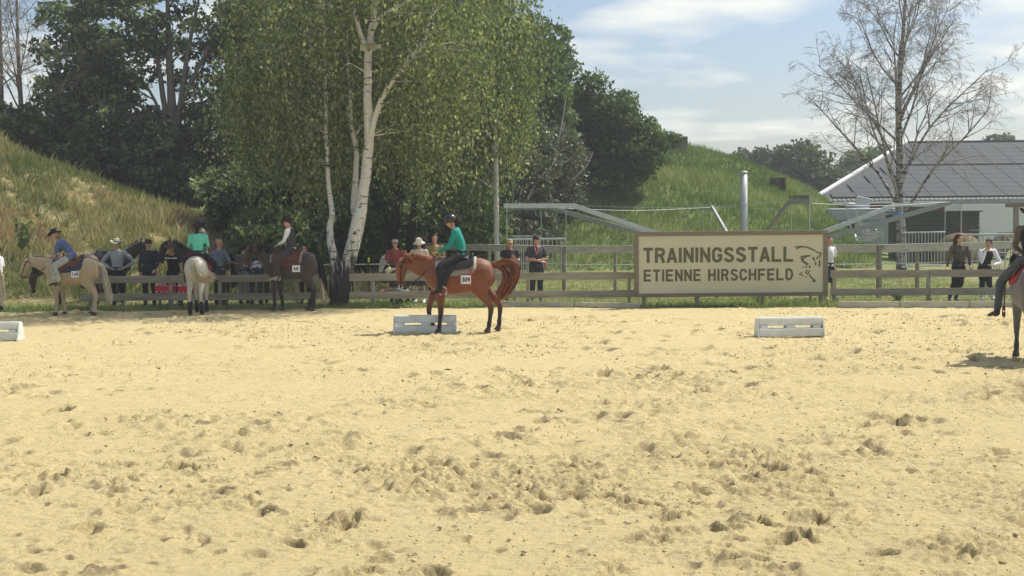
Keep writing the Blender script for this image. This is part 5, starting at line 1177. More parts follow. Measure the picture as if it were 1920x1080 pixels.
    for s in (-1, 1):
        q = MB(); ball(q, hc + hf * .080 + hl * s * .031 + hu * .008, .0105, 5); q.build('eye', m_eye, root, True)
    seed = int(abs(loc[0] * 37 + loc[1] * 11)) % 50
    if 'shirt' in outfit:
        mb = MB(); lowr = outfit.get('shirt_low', .25); P = [A['pel'] + (A['pel'] - A['wai']) * lowr * .4, A['pel'] * .6 + A['wai'] * .4, A['wai'], A['che'], A['sho'], A['nec'] * .75 + A['sho'] * .25]
        loft(mb, P, np.array([tr[1], (tr[1] + tr[2]) / 2, tr[2], tr[3], tr[4], tr[5] + .014]) + .012, lat=shl_axis, n=14); arms(mb, .007, 0, outfit.get('sleeve', 1.0))
        link('shirt', wrinkle(remesh(mb, .024, 2, 'shirt'), .026, 9, seed), outfit['shirt'], root)
    if 'vest' in outfit:
        mb = MB(); P = [A['pel'] * .55 + A['wai'] * .45, A['wai'], A['che'], A['sho'] * .8 + A['che'] * .2, A['sho'] * .55 + A['nec'] * .45]
        loft(mb, P, np.array([(tr[1] + tr[2]) / 2, tr[2], tr[3], tr[4] * np.array([.98, 1.15]), tr[5] + .035]) + .026, lat=shl_axis, n=14); link('vest', wrinkle(remesh(mb, .022, 2, 'vest'), .016, 7, seed), outfit['vest'], root)
    if 'pants' in outfit:
        mb = MB(); loft(mb, [tors[0], A['pel'], A['pel'] * .45 + A['wai'] * .55], np.array([tr[0], tr[1], (tr[1] + tr[2]) / 2]) + .007, lat=shl_axis, n=14); legs_(mb, outfit.get('loose', .012), outfit.get('leg', 1.0)); link('trousers', wrinkle(remesh(mb, .024, 2, 'trousers'), .02, 8, seed + 3), outfit['pants'], root)
        mb = MB(); loft(mb, [A['pel'] * .5 + A['wai'] * .5 - np.array([0, 0, .02]), A['pel'] * .5 + A['wai'] * .5 + np.array([0, 0, .02])], np.array([(tr[1] + tr[2]) / 2] * 2) + .020, lat=shl_axis, n=16, sub=1); mb.build('belt', outfit.get('belt', m_blackl), root, True)
    if 'chaps' in outfit:
        for s in 'lr':
            h, k, an = A['hi' + s], A['kn' + s], A['an' + s]; mb = MB(); loft(mb, [h * .8 + k * .2, h * .4 + k * .6, k, k * .5 + an * .5, k * .05 + an * .95], [(.108, .11), (.10, .105), (.088, .10), (.085, .12), (.08, .14)], n=12); link('chap', wrinkle(remesh(mb, .022, 1, 'chap'), .03, 9, seed), outfit['chaps'], root)
    sh = outfit.get('shoes', m_blackl)
    for s in 'lr':
        an, to, k = A['an' + s], A['toe' + s], A['kn' + s]; mb = MB(); ht = outfit.get('boot', .10); d = (k - an) / np.linalg.norm(k - an)
        loft(mb, [an - (to - an) * .22 - np.array([0, 0, .025]), an - np.array([0, 0, .02]), an * .5 + to * .5 - np.array([0, 0, .0]), to + (to - an) * .12], [(.034, .034), (.044, .052), (.048, .036), (.028, .018)], n=10); loft(mb, [an - d * .02, an + d * ht], [(.046, .052), (.056, .062)], n=10, sub=2)
        link('shoe', remesh(mb, .019, 1, 'shoe'), sh, root)
    ha = outfit.get('hair')
    if ha:
        mb = MB(); loft(mb, [hc + hu * (h + .016) + hf * (o - (.028 if h < .06 else .012)) for h, a, b, o in HH[2:]], [(a + .016, b + .012) for h, a, b, o in HH[2:]], lat=hl, n=14); link('hair', wrinkle(remesh(mb, .016, 1, 'hair'), .014, 20, seed), ha, root)
        lg = outfit.get('hair_len', 0)
        if lg:
            q = MB(); b = hc - hf * .085; gs = [[b + hl * s * .05 + hu * .05, b + hl * s * .06 - hf * .02 - hu * .06, b + hl * s * .06 - hf * .025 - np.array([0, 0, lg * .6]), b + hl * s * .05 - hf * .02 - np.array([0, 0, lg])] for s in ((-1, 0, 1) if outfit.get('hair_w', 1) else (0,))]
            strands(q, gs, 110, .022, .012, seed); q.build('hair_length', ha, root)
    hat = outfit.get('hat')
    if hat:
        kind, hm_ = hat[0], hat[1]; up2 = hu; base = hc + hu * .045 - hf * .004
        if kind == 'cowboy':
            na = 28; mb = MB(); rr = []; dirs = [(math.cos(a), math.sin(a)) for a in np.arange(na) / na * 2 * math.pi]
            def rg(ru, rv, z, curl=0.0, off=0.0): return [base + hf * (ru * c + off) + hl * (rv * s) + up2 * (z + curl * s * s - curl * .35 * c * c) for c, s in dirs]
            rr = [rg(.085, .072, -.012), rg(.13, .115, -.014, .02), rg(.185, .155, -.012, .06), rg(.198, .162, -.004, .07), rg(.185, .152, .002, .065), rg(.13, .112, .004, .02), rg(.102, .086, .006), rg(.098, .080, .05), rg(.092, .070, .095), rg(.078, .054, .120), rg(.05, .03, .112), rg(.02, .01, .100)]
            mb.rings(rr); ho = mb.build('hat', hm_, root, True)
            q = MB(); q.rings([rg(.105, .089, .010), rg(.104, .087, .032)], False); q.build('hat_band', hat[2] if len(hat) > 2 else m_blackl, ho, True)
        elif kind == 'sun':
            na = 24; dirs = [(math.cos(a), math.sin(a)) for a in np.arange(na) / na * 2 * math.pi]; mb = MB()
            def rg(r, z): return [base + hf * r * 1.1 * c + hl * r * s + up2 * z for c, s in dirs]
            mb.rings([rg(.08, -.01), rg(.165, -.045), rg(.17, -.042), rg(.092, .005), rg(.09, .055), rg(.072, .09), rg(.03, .10)]); mb.build('hat', hm_, root, True)
        elif kind == 'cap':
            mb = MB(); loft(mb, [base + up2 * z for z in (-.012, .03, .06, .082)], [(.086, .106), (.085, .104), (.066, .082), (.02, .025)], lat=hl, n=16); ho = mb.build('cap', hm_, root, True)
            q = MB(); na = 9; q.add([base + hf * (.09 + .095 * math.cos(a)) * 1.0 + hl * .078 * math.sin(a) - up2 * (.012 + .02 * math.sin(a) ** 2) + up2 * z for z in (0, .007) for a in np.linspace(-1.57, 1.57, na)], [tuple(range(na - 1, -1, -1)), tuple(range(na, 2 * na))] + [(i, i + 1, na + i + 1, na + i) for i in range(na - 1)]); q.build('peak', hat[2] if len(hat) > 2 else hm_, ho)
        elif kind == 'helmet':
            mb = MB(); loft(mb, [base + up2 * z + hf * o for z, o in ((-.045, 0), (-.02, 0), (.03, 0), (.075, -.004), (.10, -.006), (.108, -.006))], [(.092, .112), (.1, .122), (.102, .125), (.08, .10), (.045, .06), (.01, .012)], lat=hl, n=20); ho = mb.build('helmet', hm_, root, True)
            q = MB(); na = 9; q.add([base + hf * (.095 + .05 * math.cos(a)) + hl * .08 * math.sin(a) - up2 * .03 + up2 * z for z in (0, .01) for a in np.linspace(-1.57, 1.57, na)], [tuple(range(na - 1, -1, -1)), tuple(range(na, 2 * na))] + [(i, i + 1, na + i + 1, na + i) for i in range(na - 1)]); q.build('visor', hm_, ho)
            q = MB(); q.tube(catmull([base + hl * .09 - up2 * .03, hc + hl * .072 - hu * .07 + hf * .02, hc - hu * .12 + hf * .045, hc - hl * .072 - hu * .07 + hf * .02, base - hl * .09 - up2 * .03], 4), .008, 5); q.build('chin_strap', m_blackl, ho, True)
    if outfit.get('glasses'):
        q = MB()
        for s in (-1, 1): ball(q, hc + hf * .088 + hl * s * .032 + hu * .008, (.026, .026, .020), 6)
        q.tube([hc + hf * .098 - hl * .03 + hu * .012, hc + hf * .098 + hl * .03 + hu * .012], .005, 4); q.build('sunglasses', m_dark, root, True)
    return root
# ------------------------------------------------------------------ who is where
LEFT = math.pi; AWAY = math.pi / 2; CAMW = -math.pi / 2; R_ = math.radians
def gp(px, py, z=-.03): p = G(px, py); return (p[0], p[1], z)
def cl(name, c, **k): return pm('cloth_' + name, c, k.pop('rough', .85), k.pop('var', .10), k.pop('scale', 7), **k)
c_black = cl('black', (.016, .016, .018)); c_jean = cl('denim', (.10, .15, .24), col2=(.15, .21, .31)); c_dkjean = cl('dark_denim', (.035, .045, .065)); c_hatblk = cl('black_felt', (.012, .012, .013))
h_dark = pm('dark_hair', (.022, .015, .011), .6, .2, 20); h_brown = pm('brown_hair', (.055, .03, .017), .6, .2, 20); h_blond = pm('blond_hair', (.36, .28, .13), .6, .2, 20)
HEAD_LOW = dict(neck=[(.42, 1.22), (.68, 1.33), (.92, 1.42), (1.08, 1.46)], head=[(1.10, 1.50), (1.155, 1.40), (1.19, 1.28), (1.205, 1.14), (1.205, 1.02), (1.20, .945), (1.19, .90)], crest=.95, mane=.10, neck_r=[(.19, .31), (.135, .25), (.10, .20), (.085, .15)])
HEAD_FWD = dict(neck=[(.42, 1.22), (.68, 1.32), (.92, 1.40), (1.10, 1.44)], head=[(1.13, 1.48), (1.20, 1.40), (1.26, 1.30), (1.31, 1.17), (1.34, 1.06), (1.355, .985), (1.35, .945)], crest=1.0)
HEAD_UP = dict(neck=[(.42, 1.24), (.64, 1.42), (.84, 1.60), (.98, 1.70)], head=[(.99, 1.76), (1.08, 1.69), (1.16, 1.58), (1.22, 1.44), (1.26, 1.33), (1.27, 1.26), (1.26, 1.22)], crest=1.0)
HEAD_GRAZE = dict(neck=[(.42, 1.20), (.70, 1.20), (.90, 1.10), (1.02, 1.00)], head=[(1.05, 1.02), (1.10, .92), (1.12, .80), (1.12, .66), (1.11, .55), (1.10, .48), (1.09, .44)], crest=1.0)

# 1 the chestnut in the middle
ch_l = {'nf': [(.42, 1.06), (.40, .84), (.405, .62), (.40, .43), (.42, .27), (.43, .14), (.445, .075), (.47, .0)],
        'ff': [(.44, 1.06), (.50, .86), (.60, .68), (.655, .46), (.63, .30), (.585, .185), (.57, .12), (.56, .05)],
        'nh': [(-.43, 1.16), (-.36, .93), (-.48, .70), (-.60, .535), (-.585, .32), (-.565, .165), (-.545, .085), (-.52, .0)],
        'fh': [(-.43, 1.16), (-.42, .93), (-.62, .72), (-.775, .56), (-.775, .34), (-.765, .18), (-.745, .095), (-.725, .02)]}
ch_t = [[(-.655, 0, 1.37), (-.80, 0, 1.40), (-1.00, .02, 1.41), (-1.13, .05, 1.30), (-1.09, .08, 1.08), (-.93, .08, .82), (-.75, .06, .60)],
        [(-.655, 0, 1.36), (-.80, 0, 1.38), (-.96, .0, 1.36), (-1.05, .05, 1.22), (-1.00, .08, 1.02), (-.86, .06, .80), (-.72, .05, .58)],
        [(-.655, 0, 1.34), (-.74, 0, 1.34), (-.86, .0, 1.28), (-.92, .04, 1.12), (-.87, .06, .95), (-.78, .05, .75), (-.70, .04, .55)]]
pos = gp(865, 621)
m_pad309 = pm('grey_woven_pad', (.27, .24, .21), .9, .15, 30, col2=(.47, .44, .39), attr='band')
horse('chestnut horse with flying tail walking left across the arena, number 309', pos, LEFT, 1.0, (.20, .062, .024), (.022, .014, .011), pm('chestnut_mane', (.24, .085, .035), .7, .3, 20), HEAD_LOW, ch_l, ch_t, None,
      dict(leather=m_blackl, pad=m_pad309, number='309', num_side=1, num_x=-.115, num_z=1.085, diamonds=pm('red_weave', (.50, .07, .05), .9, .1), hand=(.44, 0, 1.61), foot=(.40, .79), drop=82, stirrup=m_silver), legmark=(.36, .60))
pose = dict(RIDE); pose.update(pel=(.02, 0, 1.565), sho=(.09, 0, 2.04), nec=(.125, 0, 2.115), hea=(.185, 0, 2.235), knl=(.42, .36, 1.31), anl=(.40, .385, .885), toel=(.57, .40, .80), knr=(.42, -.36, 1.31), anr=(.40, -.385, .885), toer=(.57, -.40, .80), ell=(.22, .235, 1.75), wrl=(.43, .06, 1.64), elr=(.22, -.235, 1.75), wrr=(.43, -.06, 1.64), pit=26)
person('rider in teal long sleeves, black trousers and black helmet on the chestnut horse', pos, LEFT, pose, dict(shirt=cl('teal', (.012, .25, .215)), pants=c_black, shoes=m_blackl, boot=.28, hair=h_brown, hair_len=.42, hair_w=0, hat=('helmet', pm('helmet_shell', (.022, .022, .024), .3, .1, 5, spec=.5))))

# 2 palomino, left
pos = gp(140, 589)
pal_mane = pm('cream_mane', (.62, .56, .42), .75, .2, 20)
horse('palomino horse with pale tail standing at the left, number 149', pos, LEFT, .94, (.46, .355, .215), (.52, .43, .30), pal_mane, HEAD_FWD, None, [[(-.66, 0, 1.36), (-.76, 0, 1.27), (-.83, 0, .95), (-.90, 0, .55), (-.95, 0, .16)]], None,
      dict(leather=m_leather, pad=pm('navy_checked_pad', (.045, .055, .10), .9, .5, 26), number='149', num_side=1, num_x=-.16, num_z=1.10, hand=(.40, 0, 1.60), foot=(.36, .80), drop=84), body_w=1.03, mane_side=-1)
pose = dict(RIDE); pose.update(pel=(.02, 0, 1.57), wai=(.10, 0, 1.70), che=(.22, 0, 1.84), sho=(.32, 0, 1.95), nec=(.39, 0, 2.02), hea=(.46, 0, 2.13), shl=(.31, .18, 1.93), shr=(.31, -.18, 1.93), ell=(.38, .22, 1.66), wrl=(.42, .10, 1.50), elr=(.42, -.22, 1.70), wrr=(.60, -.1, 1.66), pit=18)
person('rider in blue shirt, pale chaps and black hat leaning forward on the palomino', pos, LEFT, pose, dict(shirt=cl('blue_shirt', (.085, .125, .26)), sleeve=.6, pants=c_jean, chaps=cl('pale_chaps', (.42, .42, .36), var=.35, scale=16), shoes=m_leather, boot=.2, hair=h_blond, hair_len=.2, belt=cl('tan_belt', (.35, .28, .18)), hat=('cowboy', c_hatblk)), .94)

# 3 bay behind the palomino, head down towards the camera ; 4 black horse behind the fence
pos = gp(130, 580)
horse('dark bay horse with a white blaze and lowered head half hidden behind the palomino', (pos[0] - .15, pos[1] + .95, -.02), R_(205), .97, (.062, .026, .018), (.55, .52, .48), h_dark, HEAD_GRAZE, None, None, None, None, legmark=(-1, -.9), blaze=True)
x = XY(205, 36.6); horse('black horse with pricked ears facing right behind the man in the cream hat', (x, 36.6, 0), R_(2), .96, (.022, .018, .018), (.012, .012, .012), c_black, HEAD_UP, None, None, None, dict(leather=m_blackl, pad=c_black, drop=70), legmark=(.2, .6))
# 5 cream horse seen from behind, rider in mint
pos = gp(362, 589)
m_flea = pm('cream_mane2', (.50, .42, .28), .8, .25, 20)
horse('cream grey horse seen from behind with its tail swung to the right', (pos[0] + .02, pos[1] + .55, -.03), AWAY + R_(4), .96, (.50, .47, .40), (.10, .085, .07), m_flea, HEAD_LOW, None, [[(-.66, 0, 1.38), (-.74, 0, 1.30), (-.80, -.05, 1.12), (-.83, -.20, .96), (-.83, -.42, .98), (-.82, -.58, 1.08)], [(-.66, 0, 1.36), (-.74, -.02, 1.22), (-.80, -.12, 1.02), (-.82, -.28, .90), (-.82, -.45, .92), (-.82, -.60, 1.02)]], c_black,
      dict(leather=m_blackl, pad=cl('raspberry_pad', (.26, .03, .05)), drop=88, foot=(.30, .84)), legmark=(.02, .34), body_w=1.02)
pose = dict(RIDE); pose.update(pit=4, yaw=-6, wai=(.0, 0, 1.72), che=(.02, 0, 1.90), sho=(.03, 0, 2.05), nec=(.04, 0, 2.13), hea=(.07, 0, 2.25), shl=(.03, .185, 2.035), shr=(.03, -.185, 2.035), ell=(.08, .25, 1.78), elr=(.08, -.25, 1.78))
person('rider in mint green shirt and black hat seen from behind on the cream horse', (pos[0] + .02, pos[1] + .55, -.03), AWAY + R_(4), pose, dict(shirt=cl('mint', (.13, .60, .44)), pants=c_black, shoes=m_blackl, hair=h_dark, hair_len=.2, hair_w=0, hat=('cowboy', c_hatblk)), .95)
# 6 dark horse behind the fence with rider in vest
Y6 = 35.9; x = XY(388, Y6)
horse('dark brown horse standing behind the fence, right of the cream horse', (x, Y6, 0), R_(190), .98, (.040, .022, .016), (.015, .012, .012), c_black, HEAD_UP, None, None, None, dict(leather=m_leather, pad=cl('dark_red_pad', (.23, .03, .045)), drop=80, hand=(.40, 0, 1.62)), legmark=(.2, .6))
pose = dict(RIDE); pose.update(yaw=25, wrl=(.30, .02, 1.64), wrr=(.33, -.02, 1.62), pit=12)
person('rider in grey shirt, brown vest and black hat behind the mint shirted rider', (x, Y6, 0), R_(215), pose, dict(shirt=cl('grey_shirt', (.36, .36, .36)), vest=cl('brown_vest', (.09, .045, .04)), pants=c_black, chaps=cl('maroon_chaps', (.18, .03, .05)), hair=h_dark, hat=('cowboy', c_hatblk)), .96)
# 7 black horse number 68
pos = gp(547, 581)
h68 = horse('nearly black horse with pale tail end standing by the birch, number 68', (pos[0], pos[1] + .1, -.03), LEFT + R_(-4), 1.0, (.050, .032, .026), (.016, .013, .012), pm('sooty_mane', (.02, .017, .015), .7, .3, 20), dict(neck=[(.42, 1.24), (.64, 1.40), (.82, 1.54), (.93, 1.60)], head=[(.93, 1.66), (1.02, 1.60), (1.09, 1.49), (1.14, 1.36), (1.17, 1.25), (1.18, 1.18), (1.17, 1.14)], crest=1.0), None,
      [[(-.66, 0, 1.36), (-.73, 0, 1.25), (-.78, 0, .95), (-.82, 0, .6), (-.86, 0, .22)]], None,
      dict(leather=m_leather, pad=pm('maroon_woven_pad', (.13, .045, .04), .9, .5, 24, col2=(.42, .36, .30), attr='band'), number='68', num_side=1, num_x=-.20, num_z=1.09, foot=(.34, .80), hand=(.34, 0, 1.64), drop=86, stirrup=m_silver), legmark=(.2, .6))
pose = dict(RIDE); pose.update(ell=(.13, .24, 1.80), wrl=(.32, .08, 1.69), elr=(.13, -.24, 1.80), wrr=(.32, -.08, 1.69), yaw=18, pit=14, sho=(.05, 0, 2.06), che=(.02, 0, 1.90), nec=(.06, 0, 2.14), hea=(.09, 0, 2.26), shl=(.05, .185, 2.045), shr=(.05, -.185, 2.045), knl=(.32, .37, 1.27), anl=(.30, .39, .88), toel=(.50, .41, .80))
person('rider in white shirt, dark vest and black hat on the nearly black horse', (pos[0], pos[1] + .1, -.03), LEFT + R_(-4), pose, dict(shirt=cl('white_shirt', (.72, .72, .76)), vest=cl('charcoal_vest', (.045, .045, .05)), pants=c_dkjean, chaps=cl('brown_chaps', (.06, .042, .034), var=.3), shoes=cl('pale_boots', (.30, .28, .26)), hair=h_dark, hat=('cowboy', c_hatblk)), 1.0)
te = MB(); strands(te, [[np.array(p) for p in ((-.76, .03, .82), (-.81, .045, .6), (-.85, .045, .38), (-.88, .03, .18))]], 160, .045, .012, 31, .1); te.build('tail_end', pm('pale_tail', (.40, .34, .24), .8, .25, 20), h68)['kind'] = 'stuff'
# 8 pinto behind the middle fence
Y8 = 35.6; x = XY(792, Y8)
def pinto(P): return np.maximum((P[:, 0] > .98).astype(float), (vnoise(P[:, 0] * 3.1 + 4, P[:, 2] * 3.1, 8) > .62).astype(float))
horse('brown and white pinto pony with a white face looking over the middle fence', (x, Y8, 0), R_(176), .86, (.20, .10, .055), (.66, .63, .58), h_brown, HEAD_FWD, None, None, None, None, patch=pinto)
# 9 grey horse at the right edge
pos = gp(1944, 676)
horse('steel grey horse at the right edge walking away', (pos[0] + .08, pos[1] + .4, -.03), R_(80), 1.0, (.135, .125, .118), (.03, .028, .028), h_dark, HEAD_LOW, None, [[(-.66, 0, 1.36), (-.74, -.1, 1.25), (-.78, -.12, .95), (-.77, -.12, .6), (-.74, -.1, .35)]], None, dict(leather=m_leather, pad=cl('red_pad', (.40, .03, .05)), drop=80, foot=(.30, .66)), legmark=(.15, .6))
pose = dict(RIDE); pose.update(knl=(.30, .41, 1.20), anl=(.20, .48, .73), toel=(.37, .57, .66), pit=5)
person('rider in dark vest and jeans cut off by the right edge', (pos[0] + .08, pos[1] + .4, -.03), R_(80), pose, dict(shirt=cl('olive_shirt', (.11, .10, .075)), vest=cl('black_vest', (.02, .018, .018)), pants=cl('blue_grey_denim', (.075, .09, .10)), shoes=m_blackl, boot=.24, hair=h_dark, hat=('cowboy', c_hatblk)))
# 10 pale horse and rider at the left edge
pos = gp(-57, 603)
horse('pale horse at the left edge, only its hindquarters in view', pos, LEFT, .95, (.50, .42, .29), (.40, .34, .25), pal_mane, HEAD_FWD, None, None, None, dict(leather=m_leather, pad=c_dkjean, drop=80), legmark=(.1, .5))
person('person in white T-shirt and jeans standing at the left edge', (XY(-2, 33.0), 33.0, -.0), R_(170), dict(STAND, ell=(.02, .25, 1.15), wrl=(.10, .24, .93)), dict(shirt=cl('white_tee', (.74, .73, .72)), sleeve=.4, pants=c_jean, hair=h_brown), .96)

# ------------------------------------------------------------------ spectators
def stand(px, Y, face, label, pose, outfit, scale=1.0): return person(label, (XY(px, Y), Y, 0), R_(face), pose, outfit, scale)
HIPS = dict(ell=(-.06, .42, 1.17), wrl=(.05, .20, 1.02), elr=(-.06, -.42, 1.17), wrr=(.05, -.20, 1.02), hdl=(.5, -.8, -.1), hdr=(.5, .8, -.1))
stand(222, 34.55, -86, 'man in grey shirt and cream cowboy hat with hands on hips', HIPS, dict(shirt=cl('grey_blue_shirt', (.30, .33, .35)), pants=c_black, hair=h_dark, hat=('cowboy', cl('cream_felt', (.62, .58, .45))), shirt_low=.1), 1.03)
stand(281, 34.5, -80, 'person in dark navy jacket and dark cap behind the fence', dict(ell=(.02, .25, 1.15), wrl=(.2, .16, .96)), dict(shirt=cl('navy', (.022, .026, .045)), pants=c_black, hair=h_dark, hat=('cap', cl('navy_cap', (.02, .024, .04))), fat=1.08), 1.03)
LEAN = dict(pel=(-.12, 0, .93), wai=(-.05, 0, 1.06), che=(.08, 0, 1.20), sho=(.18, 0, 1.31), nec=(.24, 0, 1.37), hea=(.31, 0, 1.49), shl=(.18, .19, 1.30), shr=(.18, -.19, 1.30), ell=(.26, .27, 1.06), wrl=(.40, .24, .86), elr=(.26, -.30, 1.06), wrr=(.42, -.32, .88), hil=(-.12, .09, .90), hir=(-.12, -.09, .90), knl=(-.06, .11, .5), knr=(-.1, -.11, .5), anl=(-.14, .12, .085), anr=(-.2, -.12, .085), toel=(.02, .14, .025), toer=(-.04, -.14, .025), pit=5)
t = stand(326, 34.62, -84, 'person in black T-shirt with white lettering and brown hat leaning on the fence', LEAN, dict(shirt=cl('black_tee', (.018, .018, .02)), sleeve=.35, pants=c_black, hair=h_brown, skin=m_skin2, hat=('cowboy', cl('brown_felt', (.13, .075, .05))), shoes=m_dark), 1.04)
q = MB(); x0 = -.155
for chh in 'CAMBA':
    stroke_glyph(q, GL[chh], x0, 0, .043, .042, .013, 0, .004); x0 += .062
o = q.build('shirt_print', pm('print_white', (.72, .72, .72), .7, .05), t); o.rotation_euler = (0, 0, R_(90)); o.location = (.262, .0, 1.235); o.rotation_euler = (R_(-30), 0, R_(90))
stand(412, 34.5, 60, 'bald man in blue checked shirt seen from behind at the fence', dict(yaw=-70, elr=(.12, -.26, 1.16), wrr=(.34, -.30, 1.10)), dict(shirt=cl('checked_shirt', (.13, .16, .22), var=.5, scale=24), sleeve=.5, pants=cl('charcoal', (.03, .032, .036)), skin=m_skin2, fat=1.08), 1.03)
BEND = dict(LEAN, pel=(-.2, 0, .95), wai=(-.06, 0, 1.04), che=(.14, 0, 1.10), sho=(.28, 0, 1.12), nec=(.35, 0, 1.12), hea=(.46, 0, 1.10), shl=(.28, .18, 1.10), shr=(.28, -.18, 1.10), ell=(.34, .22, .85), wrl=(.42, .2, .66), elr=(.34, -.22, .85), wrr=(.42, -.2, .66), hil=(-.2, .09, .92), hir=(-.2, -.09, .92), pit=50)
stand(482, 34.75, 95, 'person in grey top bending down behind the fence under the black horse head', BEND, dict(shirt=cl('light_grey_top', (.34, .33, .33)), pants=c_dkjean, hair=h_dark, belt=c_black), .98)
stand(458, 34.9, 80, 'person in grey trousers standing behind the black horse head', None, dict(shirt=cl('taupe_top', (.14, .115, .10)), pants=cl('light_grey_trousers', (.25, .25, .27)), hair=h_dark), .93)
stand(507, 35.2, 90, 'person in dark clothes partly hidden behind the chest of horse 68', None, dict(shirt=c_black, pants=cl('dark_olive', (.05, .045, .035)), hair=h_dark), .93)
stand(573, 35.0, -95, 'person in dark green jacket behind the saddle of horse 68', dict(ell=(-.02, .28, 1.15), elr=(-.02, -.28, 1.15)), dict(shirt=cl('dark_green', (.022, .035, .024)), pants=c_black, hair=h_dark), .92)
stand(742, 34.75, -88, 'woman in rust shirt, sunglasses and grey cap beside the pinto pony', dict(ell=(.02, .25, 1.14), wrl=(.16, .12, .98), elr=(.04, -.25, 1.14), wrr=(.2, -.14, .98)), dict(shirt=cl('rust', (.25, .06, .045)), sleeve=.45, pants=c_jean, hair=h_dark, hair_len=.34, hat=('cap', cl('grey_cap', (.42, .40, .38))), glasses=1), 1.0)
stand(787, 34.6, -95, 'person in white sun hat looking over the neck of the chestnut horse', dict(pit=14), dict(shirt=cl('cream_top', (.58, .50, .40)), sleeve=.4, pants=cl('slate_shorts', (.05, .055, .07)), leg=.62, hair=h_brown, hat=('sun', cl('sun_hat', (.72, .68, .58))), shoes=m_white), 1.0)
stand(816, 35.3, -80, 'dark haired woman behind the hands of the teal rider', dict(yaw=-15), dict(shirt=cl('ochre_top', (.30, .23, .09)), sleeve=.4, pants=c_dkjean, hair=h_brown, hair_len=.16), 1.06)
CROUCH = dict(pel=(-.12, 0, .34), wai=(-.04, 0, .46), che=(.06, 0, .58), sho=(.14, 0, .68), nec=(.19, 0, .74), hea=(.27, 0, .84), shl=(.14, .18, .67), shr=(.14, -.18, .67), ell=(.28, .22, .46), wrl=(.46, .16, .40), elr=(.28, -.22, .46), wrr=(.46, -.16, .40), hil=(-.12, .09, .32), hir=(-.12, -.09, .32), knl=(.28, .16, .46), knr=(.24, -.16, .40), anl=(.10, .15, .085), anr=(-.02, -.15, .085), toel=(.27, .17, .025), toer=(.15, -.17, .025), pit=35)
stand(752, 34.1, 190, 'person crouching behind the lower rail in a cream hat', CROUCH, dict(shirt=cl('dark_check', (.05, .04, .04)), sleeve=.45, vest=c_black, pants=cl('grey_trousers', (.22, .22, .21)), hair=h_brown, hat=('cowboy', cl('cream_straw', (.70, .66, .42)))), 1.0)
stand(957, 34.7, -78, 'blonde woman in dark top and sunglasses behind the tail of the chestnut', dict(ell=(.05, .26, 1.16), wrl=(.2, .10, 1.22), elr=(.0, -.28, 1.18), wrr=(.16, -.34, 1.0), hdl=(.3, -.6, .6)), dict(shirt=cl('black_top', (.02, .02, .022)), sleeve=.3, pants=cl('white_trousers', (.55, .55, .52)), hair=h_blond, hair_len=.2, glasses=1), .97)
CROSS = dict(ell=(.10, .27, 1.15), wrl=(.27, -.05, 1.12), elr=(.10, -.27, 1.15), wrr=(.27, .08, 1.08), hdl=(.1, -.9, .1), hdr=(.1, .9, -.05), yaw=10)
mn = stand(1006, 34.6, -85, 'man in charcoal T-shirt and red brown cap with folded arms behind the fence', CROSS, dict(shirt=cl('charcoal_tee', (.055, .058, .062)), sleeve=.38, pants=cl('grey_blue_trousers', (.04, .042, .05)), hair=h_dark, hat=('cap', cl('brown_cap', (.05, .03, .025)), cl('red_peak', (.30, .09, .07))), fat=1.12, deep=1.15), 1.03)
q = MB(); q.box((.05, .235, .98), (.14, .05, .20), bev=.02); q.build('hip_bag', pm('pink_bag', (.62, .10, .17), .6, .1), mn)
q = MB(); q.tube(catmull([(.10, .06, 1.47), (.15, .03, 1.36), (.155, 0, 1.26)], 4), .010, 5); q.tube(catmull([(.10, -.06, 1.47), (.15, -.03, 1.36), (.155, 0, 1.26)], 4), .010, 5); q.build('lanyard', pm('pink_strap', (.60, .22, .25), .6, .1), mn)
stand(1553, 34.2, -60, 'person in white T-shirt half hidden behind the right end of the sign', dict(ell=(-.03, .27, 1.14), wrl=(-.02, .25, .92), knl=(.0, .14, .5), anl=(-.08, .26, .085), toel=(.06, .30, .025)), dict(shirt=cl('white_tee2', (.76, .74, .74)), sleeve=.42, pants=c_dkjean, leg=.62, hair=h_brown, shoes=cl('pale_shoes', (.5, .3, .24))), .98)
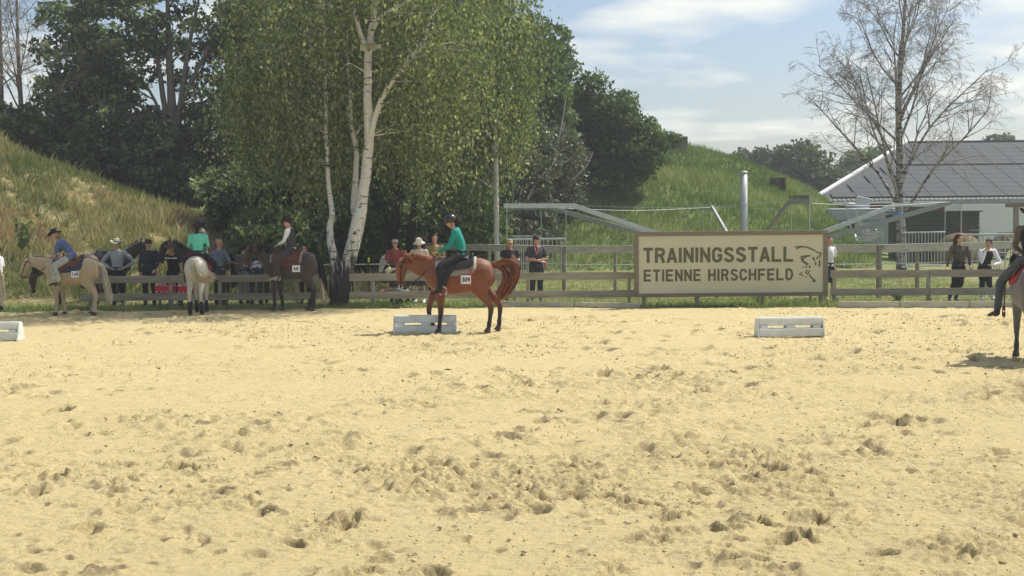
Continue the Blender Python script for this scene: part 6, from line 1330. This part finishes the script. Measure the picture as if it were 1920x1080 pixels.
RAIL = dict(ell=(.02, .26, 1.16), wrl=(.14, .24, .93), elr=(.10, -.30, 1.13), wrr=(.34, -.44, .90), knl=(.0, .06, .5), anl=(-.04, -.06, .085), toel=(.10, -.02, .025), knr=(-.04, -.10, .5), anr=(-.20, -.16, .11), toer=(-.06, -.2, .025), yaw=20, pit=8)
stand(1797, 33.35, -88, 'woman in dark patterned jacket with long hair resting her hand on the right fence', RAIL, dict(shirt=cl('patterned_jacket', (.05, .045, .035), var=.6, scale=26, col2=(.12, .09, .06)), pants=c_black, hair=h_brown, hair_len=.3, shoes=m_dark, shirt_low=.6), 1.0)
CHIN = dict(pel=(-.10, 0, .93), wai=(-.06, 0, 1.05), che=(.02, 0, 1.21), sho=(.08, 0, 1.33), nec=(.12, 0, 1.40), hea=(.17, 0, 1.52), shl=(.08, .18, 1.32), shr=(.08, -.18, 1.32), ell=(.16, .30, 1.02), wrl=(.30, .06, .95), elr=(.24, -.22, 1.02), wrr=(.25, -.10, 1.36), hdl=(.2, -1, 0), hdr=(0, .2, 1), hil=(-.10, .09, .90), hir=(-.10, -.09, .90), knl=(-.02, .10, .5), knr=(-.06, -.08, .5), anl=(-.10, .22, .085), toel=(.04, .27, .025), anr=(-.1, -.06, .085), toer=(.04, -.1, .025), yaw=-35, pit=10)
stand(1848, 33.35, -88, 'woman in black vest over white sleeves leaning on the right fence, hand at her face', CHIN, dict(shirt=cl('white_sleeves', (.74, .72, .76)), vest=cl('black_vest2', (.018, .018, .022)), pants=c_black, hair=h_brown, shoes=m_white), .99)
bpy.data.scenes.remove(_bench)
# ------------------------------------------------------------------ summer haze
hm = bpy.data.materials.new('haze_air'); hm.use_nodes = True; N, L = hm.node_tree.nodes, hm.node_tree.links; N.clear()
ho = N.new('ShaderNodeOutputMaterial'); hv = N.new('ShaderNodeVolumePrincipled'); hv.inputs['Density'].default_value = HAZE
hv.inputs['Color'].default_value = (.93, .96, .98, 1); hv.inputs['Anisotropy'].default_value = .2; L.new(hv.outputs[0], ho.inputs['Volume'])
m = MB(); m.box((0, 230, 11.5), (1600, 1100, 26)); tag(m.build('haze', hm), 'thin pale summer haze in the air', 'haze', kind='stuff')
